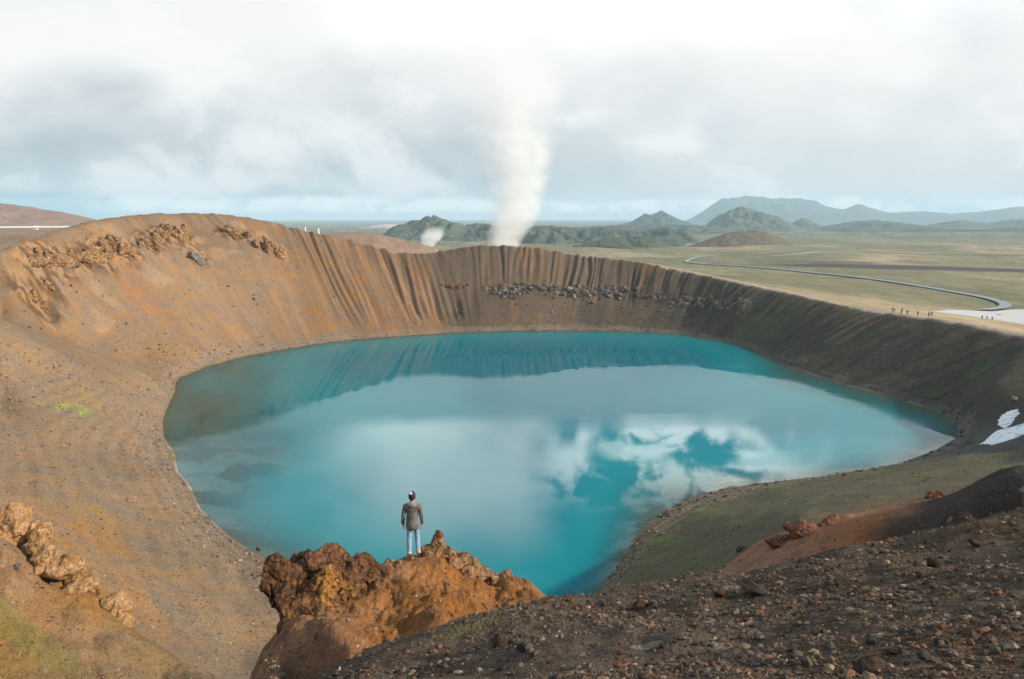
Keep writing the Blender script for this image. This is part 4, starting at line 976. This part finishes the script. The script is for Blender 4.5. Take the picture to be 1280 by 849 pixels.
road_path = [(985, 316.5), (960, 317.5), (900, 319.5), (880, 321), (862, 325), (855, 328), (880, 331), (920, 333), (960, 336), (1000, 340), (1060, 346), (1120, 354), (1180, 364), (1215, 370), (1245, 376), (1256, 380), (1262, 385), (1250, 388), (1230, 389)]
road, rdp = ribbon('road', road_path, 5.2, M_road, .8, 0, smin=360)
bank, _ = ribbon('road_embankment', road_path[:-4], 6.4, M_bank, .74, 1.1, smin=360)
track, _ = ribbon('track', [(1175, 313), (1130, 312.5), (1085, 313), (1040, 315), (1000, 318), (965, 320)], 6, M_lot, .5, 0, smin=430)
lotp = [(1160, 389), (1180, 387.5), (1205, 388), (1240, 389.5), (1262, 387), (1300, 386), (1330, 392), (1330, 408), (1280, 406), (1240, 400), (1200, 394)]
pp = [hit(x, y, 300)[0] for x, y in lotp]
M_ = 40; c = sum(pp, Vector()) / len(pp); vs = []; ring = []
for i in range(len(pp)):
    for k in range(8): ring.append(pp[i].lerp(pp[(i + 1) % len(pp)], k / 8))
for r in np.linspace(.05, 1, 14):
    for p in ring:
        x = c.x + (p.x - c.x) * r; y = c.y + (p.y - c.y) * r; vs.append((x, y, float(h_at(x, y)[0]) + (.22 if r < .99 else -.2)))
obj('car_park', mesh_np('car_park', np.array(vs), grid_faces(14, len(ring), True)), M_lot, kind='structure')
M_post = newmat('yellow_plastic'); _t = NT(M_post); _t.out(_t.pr((.65, .42, .05), .5))
first = None
for i, k in enumerate([.50, .58, .66, .74, .82, .90]):
    q = rdp[int(k * (len(rdp) - 1))]
    if first is None:
        bm = bmesh.new(); bmesh.ops.create_cone(bm, segments=8, radius1=.09, radius2=.06, depth=1.3, cap_ends=True)
        bmesh.ops.translate(bm, verts=bm.verts, vec=(0, 0, .65)); me = bpy.data.meshes.new('marker_post'); bm.to_mesh(me); bm.free(); o = obj('marker_post', me, M_post); first = o
    else: o = first.copy(); C.objects.link(o)
    o.location = (q[0] + q[3] * -4.2, q[1] + q[4] * -4.2, q[2]); tag(o, 'thin yellow marker post on the edge of the plain road', 'marker post', 'marker posts along the road')

# pipeline, shed and stacks beyond the left rim
M_pipe = newmat('silver_pipe'); _t = NT(M_pipe); _t.out(_t.pr((.78, .77, .76), .45, None, .5))
M_white = newmat('white_paint'); _t = NT(M_white); _t.out(_t.pr((.8, .8, .78), .6))
a = Vector(W(-120, 285.5, 690)); b = Vector(W(115, 284, 690)); ab = b - a
pipe = bpy.data.objects.new('pipeline', None); link(pipe); pipe.location = a.lerp(b, .5); tag(pipe, 'long silver pipeline crossing the flat below the brown hill', 'pipeline')
bm = bmesh.new(); bmesh.ops.create_cone(bm, segments=16, radius1=1.0, radius2=1.0, depth=ab.length, cap_ends=True); bmesh.ops.rotate(bm, verts=bm.verts, matrix=ab.to_track_quat('Z', 'Y').to_matrix())
me = bpy.data.meshes.new('pipe'); bm.to_mesh(me); bm.free(); obj('pipe', me, M_pipe, pipe)
sup = None
for i in range(24):
    p = a.lerp(b, (i + .5) / 24); gz = float(h_at(p.x, p.y)[0]); hh = max(1.0, p.z - gz)
    bm = bmesh.new(); bmesh.ops.create_cube(bm, size=1); bmesh.ops.scale(bm, verts=bm.verts, vec=(.5, .5, hh)); bmesh.ops.bevel(bm, geom=bm.edges[:], offset=.05, segments=1, affect='EDGES')
    me = bpy.data.meshes.new('support'); bm.to_mesh(me); bm.free(); o = obj('support', me, M_pipe, pipe); o.location = p - pipe.location - Vector((0, 0, hh / 2))
def shed(p, w, d, h, label, name='shed'):
    e = bpy.data.objects.new(name, None); link(e); e.location = p; tag(e, label, 'shed')
    bm = bmesh.new(); bmesh.ops.create_cube(bm, size=1); bmesh.ops.scale(bm, verts=bm.verts, vec=(w, d, h)); bmesh.ops.translate(bm, verts=bm.verts, vec=(0, 0, h / 2)); bmesh.ops.bevel(bm, geom=bm.edges[:], offset=.05, segments=1, affect='EDGES')
    me = bpy.data.meshes.new('wall'); bm.to_mesh(me); bm.free(); obj('wall', me, M_white, e)
    bm = bmesh.new(); v = [bm.verts.new(q) for q in [(-w * .56, -d * .56, h + .02), (w * .56, -d * .56, h + .02), (w * .56, d * .56, h + .02), (-w * .56, d * .56, h + .02), (-w * .56, 0, h * 1.45), (w * .56, 0, h * 1.45)]]
    for f in [(0, 1, 5, 4), (2, 3, 4, 5), (0, 4, 3), (1, 2, 5), (3, 2, 1, 0)]: bm.faces.new([v[k] for k in f])
    me = bpy.data.meshes.new('roof'); bm.to_mesh(me); bm.free(); obj('roof', me, M_pipe, e)
p = Vector(W(45, 289, 700)); p.z = float(h_at(p.x, p.y)[0]); shed(p, 3, 3, max(2.2, 0), 'tiny white shed in front of the silver pipeline')
def stack(px, py, s, hpx, label):
    p = Vector(W(px, py, s)); top = p.z; gz = float(h_at(p.x, p.y)[0]); hh = top - gz
    bm = bmesh.new(); bmesh.ops.create_cone(bm, segments=12, radius1=1.2, radius2=.7, depth=hh, cap_ends=True); bmesh.ops.translate(bm, verts=bm.verts, vec=(0, 0, hh / 2))
    me = bpy.data.meshes.new('chimney_stack'); bm.to_mesh(me); bm.free(); o = obj('chimney_stack', me, M_white); o.location = (p.x, p.y, gz); tag(o, label, 'chimney')
stack(398, 285.5, 900, 6, 'taller white stack peeking over the crater rim'); stack(381.5, 283.8, 1000, 4, 'thin distant white stack farther left along the rim')

# ------------------------------------------------------------------ people
def skin_mesh(name, verts, edges, radii, root=0, sub=2):
    me = bpy.data.meshes.new(name); me.from_pydata(verts, edges, []); o = bpy.data.objects.new(name, me); C.objects.link(o)
    md = o.modifiers.new('s', 'SKIN'); md.use_smooth_shade = True
    for i, v in enumerate(me.skin_vertices[0].data):
        r = radii[i]; v.radius = r if hasattr(r, '__len__') else (r, r); v.use_root = (i == root)
    sb = o.modifiers.new('d', 'SUBSURF'); sb.levels = sub; sb.render_levels = sub
    dg = bpy.context.evaluated_depsgraph_get(); m2 = bpy.data.meshes.new_from_object(o.evaluated_get(dg)); bpy.data.objects.remove(o); bpy.data.meshes.remove(me); m2.name = name
    for p in m2.polygons: p.use_smooth = True
    return m2
def cloth_mat(name, col, col2, sc=30):
    mt = newmat(name); t = NT(mt); co = t.obj_co(); a = t.noise(co, sc, 4); w = t.noise(co, 7, 3, .6)
    t.out(t.pr(t.mix(t.sm(a, .3, .7), col, col2), .9, t.bump(w, .7, .05), .1)); return mt
M_skin = newmat('skin'); _t = NT(M_skin); _t.out(_t.pr((.45, .27, .19), .6))
M_jacket = cloth_mat('grey_jacket', (.12, .115, .112), (.165, .158, .152)); M_jeans = cloth_mat('blue_denim', (.16, .29, .46), (.30, .42, .58), 18)
M_boot = cloth_mat('tan_leather', (.60, .43, .27), (.48, .34, .20)); M_cap = cloth_mat('dark_knit', (.03, .03, .035), (.05, .05, .055)); M_hair = cloth_mat('dark_hair', (.03, .022, .018), (.05, .035, .028)); M_patch = cloth_mat('pale_knit', (.45, .45, .47), (.6, .6, .62)); M_sole = cloth_mat('rubber_sole', (.1, .08, .07), (.13, .11, .09)); M_hood = cloth_mat('hood_cloth', (.19, .18, .17), (.24, .225, .21))
# body faces +Y (away from the viewer), feet at z = 0
bv = [(0, 0, .95), (0, 0, 1.10), (0, .01, 1.28), (0, .0, 1.42), (0, -.005, 1.50), (0, .012, 1.58), (0, .022, 1.66), (0, .012, 1.735)]
br = [(.155, .11), (.14, .10), (.165, .115), (.10, .075), (.055, .058), (.066, .08), (.078, .096), (.058, .075)]
be = [(0, 1), (1, 2), (2, 3), (3, 4), (4, 5), (5, 6), (6, 7)]
for sx in (-1, 1):
    k = len(bv)
    fx, fy = (.035, .05) if sx > 0 else (.0, -.015)
    bv += [(sx * .085, 0, .86), (sx * .095 + fx * .6, .015 + fy * .7, .50), (sx * .10 + fx, -.01 + fy, .10), (sx * .105 + fx * 1.3, .10 + fy, .045)]; br += [.085, .056, .042, .036]; be += [(0, k), (k, k + 1), (k + 1, k + 2), (k + 2, k + 3)]
    k = len(bv)
    bv += [(sx * .165, 0, 1.37), (sx * .235, -.01 - .02 * sx, 1.14), (sx * .245, .05, .90), (sx * .245, .065, .82)]; br += [.05, .043, .030, (.022, .036)]; be += [(3, k), (k, k + 1), (k + 1, k + 2), (k + 2, k + 3)]
    hw = k + 3
    for fi, (dy, ln, rr2) in enumerate(((-.028, .07, .0085), (-.009, .085, .009), (.011, .09, .009), (.03, .08, .0085))):
        q = len(bv); bv += [(sx * .245, .065 + dy, .785), (sx * .240, .07 + dy, .785 - ln * .5), (sx * .228, .072 + dy, .785 - ln)]; br += [.0095, rr2, rr2 * .85]; be += [(hw, q), (q, q + 1), (q + 1, q + 2)]
    q = len(bv); bv += [(sx * .235, .108, .825), (sx * .225, .122, .785)]; br += [.011, .0095]; be += [(hw, q), (q, q + 1)]
me = skin_mesh('person', bv, be, br, 0, 2)
# face: nose and ears pulled from the head itself
for v in me.vertices:
    z, y, x = v.co.z, v.co.y, v.co.x
    if 1.595 < z < 1.66 and abs(x) < .022 and y > .06: v.co.y += .018 * (1 - abs(x) / .022)
    if 1.60 < z < 1.665 and abs(x) > .062 and -.02 < y < .03: v.co.x *= 1.14
    if abs(z - 1.662) < .014 and .018 < abs(x) < .045 and y > .05: v.co.y -= .006
me.materials.append(M_skin)
person = obj('person', me); tag(person, 'person in grey jacket, blue jeans and tan boots seen from behind on the knoll', 'person')
jv = [(0, .0, .70), (0, 0, .93), (0, 0, 1.12), (0, .005, 1.28), (0, 0, 1.425), (0, -.005, 1.50)]; jr = [(.240, .19), (.218, .17), (.175, .13), (.198, .142), (.155, .112), (.095, .09)]; je = [(i, i + 1) for i in range(5)]
for sx in (-1, 1):
    k = len(jv); jv += [(sx * .185, 0, 1.385), (sx * .245, -.012, 1.14), (sx * .255, .045, .90), (sx * .256, .052, .865)]; jr += [.092, .070, .058, .055]; je += [(4, k), (k, k + 1), (k + 1, k + 2), (k + 2, k + 3)]
jm = skin_mesh('jacket', jv, je, jr, 2, 2)
jn = np.array([v.co[:] for v in jm.vertices]); dsp = (fbm3(jn * np.array([1, 1, .6]), 9, 3, 5) - .5) * .03
fold = (np.abs(2 * noise3(jn[:, 0] * 5 + 3, jn[:, 1] * 5, jn[:, 2] * 9 + 2 * jn[:, 0], 8) - 1) - .5) * .022
for v, d in zip(jm.vertices, dsp + fold): v.co += v.normal * float(d)
jacket = obj('jacket', jm, M_jacket, person)
hm = skin_mesh('hood', [(-.10, -.03, 1.50), (-.075, -.085, 1.47), (0, -.12, 1.43), (.075, -.085, 1.47), (.10, -.03, 1.50), (0, -.115, 1.37)], [(0, 1), (1, 2), (2, 3), (3, 4), (2, 5)], [.05, .065, .075, .065, .05, .045], 2, 2)
obj('hood', hm, M_hood, jacket)
tv = [(0, 0, .93)]; tr_ = [(.14, .10)]; te = []
for sx in (-1, 1):
    k = len(tv); fx, fy = (.035, .05) if sx > 0 else (.0, -.015); tv += [(sx * .088, 0, .84), (sx * .096 + fx * .6, .017 + fy * .7, .50), (sx * .10 + fx, -.012 + fy, .16), (sx * .10 + fx, -.012 + fy, .11)]; tr_ += [(.082, .085), .074, .066, .064]; te += [(0, k), (k, k + 1), (k + 1, k + 2), (k + 2, k + 3)]
tm = skin_mesh('jeans', tv, te, tr_, 0, 2)
jn = np.array([v.co[:] for v in tm.vertices]); dsp = (fbm3(jn * np.array([1, 1, 1.5]), 10, 3, 9) - .5) * .022
for v, d in zip(tm.vertices, dsp): v.co += v.normal * float(d)
obj('jeans', tm, M_jeans, person)
BX = {1: .035, -1: 0.0}; BY = {1: .05, -1: -.015}
for sx in (-1, 1):
    bmh = skin_mesh('boot', [(sx * .102 + BX[sx], -.02 + BY[sx], .17), (sx * .102 + BX[sx], -.025 + BY[sx], .075), (sx * .108 + BX[sx] * 1.2, .06 + BY[sx], .055), (sx * .116 + BX[sx] * 1.4, .15 + BY[sx], .045)], [(0, 1), (1, 2), (2, 3)], [.074, (.074, .07), (.066, .055), (.055, .042)], 0, 2)
    bo = obj('boot', bmh, M_boot, person)
    bm = bmesh.new(); bmesh.ops.create_cube(bm, size=1); bmesh.ops.scale(bm, verts=bm.verts, vec=(.105, .29, .024)); bmesh.ops.translate(bm, verts=bm.verts, vec=(sx * .109 + BX[sx] * 1.2, .05 + BY[sx], .012)); bmesh.ops.bevel(bm, geom=[e for e in bm.edges if abs(e.verts[0].co.z - e.verts[1].co.z) > .01], offset=.04, segments=4, affect='EDGES')
    me = bpy.data.meshes.new('sole'); bm.to_mesh(me); bm.free(); obj('sole', me, M_sole, bo)
def dome(name, c, r, z0, mat, parent, back=None):
    bm = bmesh.new(); bmesh.ops.create_uvsphere(bm, u_segments=28, v_segments=18, radius=1)
    bmesh.ops.scale(bm, verts=bm.verts, vec=r); bmesh.ops.translate(bm, verts=bm.verts, vec=c)
    bmesh.ops.delete(bm, geom=[v for v in bm.verts if v.co.z < z0 - (0 if back is None else back * (-(v.co.y - c[1])))], context='VERTS')
    for f in bm.faces: f.smooth = True
    me = bpy.data.meshes.new(name); bm.to_mesh(me); bm.free(); return obj(name, me, mat, parent)
dome('hair', (0, .008, 1.655), (.094, .112, .13), 1.60, M_hair, person, .5)
cap = dome('cap', (0, .012, 1.675), (.1, .118, .125), 1.675, M_cap, person)
dome('crown_patch', (-.03, -.02, 1.70), (.075, .092, .098), 1.742, M_patch, cap)
ph = Vector(PS); ph.z = float(h_at(PS[0], PS[1])[0]); ps = 21.6; print('stand', PS, ph.z)
_f = [float(h_at(ph.x + sx * .1, ph.y + .03)[0]) for sx in (-1, 1)]
# a flat stone step under the boots so both feet bear on rock
fr_ = tag(outcrop('flat_rock', [((ph.x - .05, ph.y + .05, max(_f) - .16), (.42, .36, .19)), ((ph.x + .13, ph.y + .08, max(_f) - .16), (.34, .34, .19))], MR_knoll2, .03, .03, 77), 'low flat brown rock under the boots of the person', 'rock')
vz = np.array([(fr_.location + v.co)[:] for v in fr_.data.vertices]); tops = []
for sx in (-1, 1):
    fx_, fy_ = ph.x - .01 + sx * .109 + BX[sx], ph.y + .05 + BY[sx]
    q = vz[np.hypot(vz[:, 0] - fx_, vz[:, 1] - fy_) < .1]; tops.append(max(float(q[:, 2].max()) if len(q) else -99, float(h_at(fx_, fy_)[0])))
person.location = (ph.x - .01, ph.y, max(tops) - .012); person.rotation_euler = (0, 0, R(5)); print('person', tops)

# walkers far off on the rim path
hv = [(0, 0, .92), (0, 0, 1.15), (0, 0, 1.4), (0, 0, 1.52), (0, .01, 1.68)]; hr = [(.17, .13), (.17, .13), (.17, .12), .07, (.09, .1)]; he = [(0, 1), (1, 2), (2, 3), (3, 4)]
for sx in (-1, 1):
    k = len(hv); hv += [(sx * .1, .02 * sx, .5), (sx * .12, .05 * sx, .04)]; hr += [.09, .07]; he += [(0, k), (k, k + 1)]
    k = len(hv); hv += [(sx * .24, 0, 1.38), (sx * .28, .04, 1.1), (sx * .27, .1, .86)]; hr += [.07, .06, .05]; he += [(2, k), (k, k + 1), (k + 1, k + 2)]
wm = skin_mesh('walker', hv, he, hr, 0, 1); M_w = cloth_mat('dark_outdoor_clothes', (.025, .025, .03), (.045, .04, .04)); wm.materials.append(M_w)
first = None
for i, (x, y) in enumerate([(1115, 389.5), (1117.5, 391), (1128, 389), (1126.5, 392.5), (1134, 393.5), (1147, 394.5), (1161, 396), (1164.5, 395.2), (1227.5, 399), (1233.5, 399.5), (1240, 400.5)]):
    h = hit(x, y, 200)
    if not h: continue
    if first is None: o = obj('person', wm); first = o
    else: o = first.copy(); C.objects.link(o)
    o.location = h[0]; o.rotation_euler = (0, 0, rnd.uniform(0, 6)); o.scale = (.95, .95, .9)
    if i < 8: tag(o, 'tiny dark clad walker on the pale path along the rim', 'person', 'walkers on the rim path')
    else: tag(o, 'tiny dark clad walker beside the pale car park', 'person', 'walkers by the car park')
print('people', time.time() - T0)

# ------------------------------------------------------------------ steam
def steam(name, line, dens, nscale, label, seed):
    """line: (px, py, depth, radius in metres) from the vent upwards; a closed rounded hull filled with broken vapour"""
    pts_ = [np.array(W(a, b, s)) for a, b, s, r in line]; rs_ = [q[3] for q in line]
    nu, nv = 32, 60; tt = np.linspace(0, len(line) - 1, nv); vs = []
    org = pts_[0]
    for t in tt:
        p = np.array([np.interp(t, range(len(line)), [q[k] for q in pts_]) for k in range(3)]); r = np.interp(t, range(len(line)), rs_)
        for k in range(nu): a = 6.2832 * k / nu; vs.append((p[0] - org[0] + r * math.cos(a), p[1] - org[1] + r * math.sin(a), p[2] - org[2]))
    me = mesh_np(name, np.array(vs), grid_faces(nv, nu, True)); bm = bmesh.new(); bm.from_mesh(me); bm.verts.ensure_lookup_table()
    bm.faces.new([bm.verts[k] for k in range(nu)][::-1]); bm.faces.new([bm.verts[(nv - 1) * nu + k] for k in range(nu)]); bmesh.ops.recalc_face_normals(bm, faces=bm.faces); bm.to_mesh(me); bm.free()
    mt = newmat(name + '_vapour'); t = NT(mt); co = t.obj_co(); sx = t.n('ShaderNodeSeparateXYZ'); t.l(co, sx.inputs[0]); z = sx.outputs[2]
    def curve(idx, vals):
        fc = t.n('ShaderNodeFloatCurve'); zs = np.array([q[2] - org[2] for q in pts_]); zz = (zs - zs[0]) / (zs[-1] - zs[0])
        lo, hi = min(vals) - 1e-3, max(vals) + 1e-3; vn = [(v - lo) / (hi - lo) for v in vals]
        cu = fc.mapping.curves[0]
        while len(cu.points) < len(vn): cu.points.new(.5, .5)
        for pnt, a, b in zip(cu.points, zz, vn): pnt.location = (float(a), float(b)); pnt.handle_type = 'AUTO'
        fc.mapping.update(); t.l(t.m('DIVIDE', z, float(zs[-1] - zs[0])), fc.inputs['Value'])
        return t.m('ADD', t.m('MULTIPLY', fc.outputs[0], hi - lo), lo)
    cx = curve(0, [q[0] - org[0] for q in pts_]); cy = curve(1, [q[1] - org[1] for q in pts_]); cr = curve(2, rs_)
    dx = t.m('SUBTRACT', sx.outputs[0], cx); dy = t.m('SUBTRACT', sx.outputs[1], cy)
    rr2 = t.m('DIVIDE', t.m('SQRT', t.m('ADD', t.m('MULTIPLY', dx, dx), t.m('MULTIPLY', dy, dy))), cr)
    nz = t.noise(co, nscale, 5, .6, .4)
    edge = t.m('ADD', rr2, t.m('MULTIPLY', t.m('SUBTRACT', nz, .5), 2.6))
    d = t.sm(edge, .0, 1.05, 1, 0); lim = t.sm(rr2, .75, 1.0, 1, 0)
    zt = float(pts_[-1][2] - org[2])
    fade = t.sm(z, zt * (.06 if zt > 100 else .35), zt * (.95 if zt > 100 else .95), 1, 0)
    thin = t.m('POWER', t.m('DIVIDE', float(rs_[0]), cr), .9)
    dn = t.m('MULTIPLY', t.m('MULTIPLY', t.m('MULTIPLY', d, lim), fade), t.m('MULTIPLY', thin, dens))
    pv = t.n('ShaderNodeVolumePrincipled'); pv.inputs['Color'].default_value = (.975, .98, .99, 1); pv.inputs['Anisotropy'].default_value = .0; t.l(dn, pv.inputs['Density'])
    t.out(None, pv.outputs[0])
    o = obj(name, me, mt); o.location = org; tag(o, label, 'steam'); return o
st = 1000
steam('steam_plume', [(628, 318, st, 20), (632, 300, st, 26), (640, 275, st, 34), (648, 245, st, 42), (646, 200, st, 52), (642, 150, st, 68), (632, 90, st, 100), (620, 20, st, 130), (606, -40, st, 150)], .085, .036, 'tall white steam column rising behind the far rim into the clouds', 1)
steam('steam_plume', [(533, 312, 1400, 14), (536, 303, 1400, 18), (541, 293, 1400, 24), (545, 284, 1400, 22), (548, 279, 1400, 12)], .16, .06, 'small white steam puff before the blue hill', 2)

# ------------------------------------------------------------------ air
bm = bmesh.new(); bmesh.ops.create_cube(bm, size=1); bmesh.ops.scale(bm, verts=bm.verts, vec=(35000, 35000, 470)); bmesh.ops.translate(bm, verts=bm.verts, vec=(0, 0, 330 - 235)); me = bpy.data.meshes.new('haze'); bm.to_mesh(me); bm.free()
M_air = newmat('haze_air'); t = NT(M_air); pv = t.n('ShaderNodeVolumePrincipled'); pv.inputs['Color'].default_value = (.62, .84, 1, 1); pv.inputs['Density'].default_value = 8.5e-5; t.out(None, pv.outputs[0])
haze = obj('haze', me, M_air, kind='stuff')

# ------------------------------------------------------------------ light
SUN_EL, SUN_AZ = R(26), R(106)      # azimuth from +Y towards +X
L = Vector((math.sin(SUN_AZ) * math.cos(SUN_EL), math.cos(SUN_AZ) * math.cos(SUN_EL), math.sin(SUN_EL)))
sun = bpy.data.lights.new('sun', 'SUN'); sun.energy = 5.0; sun.angle = R(2.0); sun.color = (1, .88, .71)
so = bpy.data.objects.new('sun', sun); C.objects.link(so); so.rotation_euler = L.to_track_quat('Z', 'Y').to_euler()

wd = bpy.data.worlds.new('World'); scene.world = wd; wd.use_nodes = True
class WT(NT):
    def __init__(s, w): s.t = w.node_tree; s.t.nodes.clear()
t = WT(wd)
sky = t.n('ShaderNodeTexSky', sky_type='NISHITA'); sky.sun_disc = False; sky.sun_elevation = SUN_EL; sky.sun_rotation = SUN_AZ; sky.air_density = 1.0; sky.dust_density = 1.0; sky.ozone_density = 1.5
gen = t.n('ShaderNodeTexCoord').outputs['Generated']; sx = t.n('ShaderNodeSeparateXYZ'); t.l(gen, sx.inputs[0])
dx, dy, dz = sx.outputs
el = t.m('MULTIPLY', t.m('ARCSINE', dz), 57.2958); azm = t.m('MULTIPLY', t.m('ARCTAN2', dx, dy), 57.2958)
den = t.m('ADD', t.m('ABSOLUTE', dz), .17)
cv = t.n('ShaderNodeCombineXYZ'); t.l(t.m('DIVIDE', dx, den), cv.inputs[0]); t.l(t.m('DIVIDE', dy, den), cv.inputs[1]); cvo = cv.outputs[0]
stv = t.n('ShaderNodeCombineXYZ'); t.l(t.m('MULTIPLY', azm, .115), stv.inputs[0]); t.l(t.m('MULTIPLY', el, .175), stv.inputs[1]); sto = stv.outputs[0]
K = 10.0     # cloud values are written for background strength 0.1
def c(r, g, b): return (r * K, g * K, b * K)
n_big = t.noise(cvo, 1.1, 6, .55, .3); n_puff = t.noise(sto, .85, 8, .55, .25); n_str = t.noise(sto, .7, 6, .55)
# overcast deck: grey underside low down, white above
elw = t.m('ADD', el, t.m('MULTIPLY', t.m('SUBTRACT', n_puff, .44), 17.0))
leftw = t.sm(azm, -3, 18, 1.0, .45)
under = t.m('MULTIPLY', t.sm(elw, 1.0, 12.5, 1, 0), leftw)
under = t.m('MULTIPLY', under, t.sm(n_str, .25, .6, .65, 1.0))
def window(x, a0, a1, b0, b1): return t.m('MULTIPLY', t.sm(x, a0, a1), t.sm(x, b0, b1, 1, 0))
azr = window(azm, -16, -8, 26, 34)
cloud = t.mix(under, t.mix(t.m('MULTIPLY', azr, t.sm(el, 9.5, 13)), c(.715, .71, .705), c(.84, .825, .81)), c(.275, .33, .365))
cloud = t.mix(t.m('MULTIPLY', t.sm(n_puff, .49, .62), .6), cloud, c(.765, .745, .735))
cloud = t.mix(t.m('MULTIPLY', t.sm(n_str, .5, .7), .3), cloud, c(.53, .60, .65))
# above the deck: blue sky with a broad bright bank ahead, torn white puffs right of it, thin cloud either side
skyb = t.mix(.62, sky.outputs[0], c(.13, .38, .56))
n_t = t.noise(sto, 1.9, 9, .6, .35); n_s = t.noise(sto, .9, 5, .5, .2)
wob = t.m('MULTIPLY', t.m('SUBTRACT', n_s, .5), 9.0); azw = t.m('ADD', azm, wob); elw2 = t.m('ADD', el, wob)
bank = t.m('MULTIPLY', window(azw, -15, -7, 0.5, 4.0), t.sm(elw2, 19, 27, 1, 0))
puff = t.m('MULTIPLY', t.m('MULTIPLY', window(azm, 0, 4, 18, 24), t.sm(el, 17.5, 21.5, 1, 0)), t.sm(n_t, .44, .56))
side = t.m('MULTIPLY', t.sm(azm, 15, 21), t.m('MULTIPLY', t.sm(el, 16, 26, 1, .1), t.sm(n_s, .3, .6, .55, 1)))
lefts = t.m('MULTIPLY', t.sm(azm, -14, -8, 1, 0), t.m('MULTIPLY', t.sm(el, 20, 32, .75, .12), t.sm(n_s, .35, .6, .3, 1)))
back = t.m('MULTIPLY', t.sm(t.m('ABSOLUTE', azm), 45, 70), t.sm(n_big, .38, .58, .2, 1))
up = t.mix(lefts, skyb, c(.95, .96, .97)); up = t.mix(side, up, c(1.25, 1.27, 1.3)); up = t.mix(back, up, c(.55, .58, .61))
up = t.mix(bank, up, c(2.5, 2.42, 2.3)); up = t.mix(puff, up, c(3.0, 2.95, 2.85))
cloud = t.mix(t.sm(t.m('ADD', el, t.m('MULTIPLY', t.m('SUBTRACT', n_t, .5), 1.2)), 13.9, 15.1), cloud, up)
# clear strip below the deck at the horizon
base_el = t.m('ADD', 1.15, t.m('MULTIPLY', t.m('SUBTRACT', n_str, .5), 1.6))
strip = t.sm(t.m('SUBTRACT', el, base_el), -.25, .25, 1, 0)
n_low = t.noise(sto, 3.2, 6, .6)
low_white = t.m('MULTIPLY', t.m('MULTIPLY', t.sm(el, .1, .5), t.sm(azm, -30, -24)), t.sm(n_low, .38, .55))
stripb = t.mix(t.sm(azm, -29, -23), c(.09, .25, .35), c(.42, .53, .59))
stripc = t.mix(low_white, stripb, c(.86, .82, .80))
col = t.mix(strip, cloud, stripc)
bg = t.n('ShaderNodeBackground'); t.l(col, bg.inputs[0]); bg.inputs[1].default_value = .1
wo = t.n('ShaderNodeOutputWorld'); t.l(bg.outputs[0], wo.inputs[0])

# ------------------------------------------------------------------ render settings
scene.view_settings.view_transform = 'Standard'; scene.view_settings.look = 'None'; scene.view_settings.exposure = 0.43; scene.view_settings.gamma = 1
cy = scene.cycles
scene.render.engine = 'CYCLES'
cy.use_denoising = True; cy.use_adaptive_sampling = True; cy.adaptive_threshold = .02; cy.max_bounces = 8; cy.diffuse_bounces = 2; cy.glossy_bounces = 3; cy.transparent_max_bounces = 12; cy.volume_bounces = 4; cy.volume_max_steps = 256
print('done', time.time() - T0)
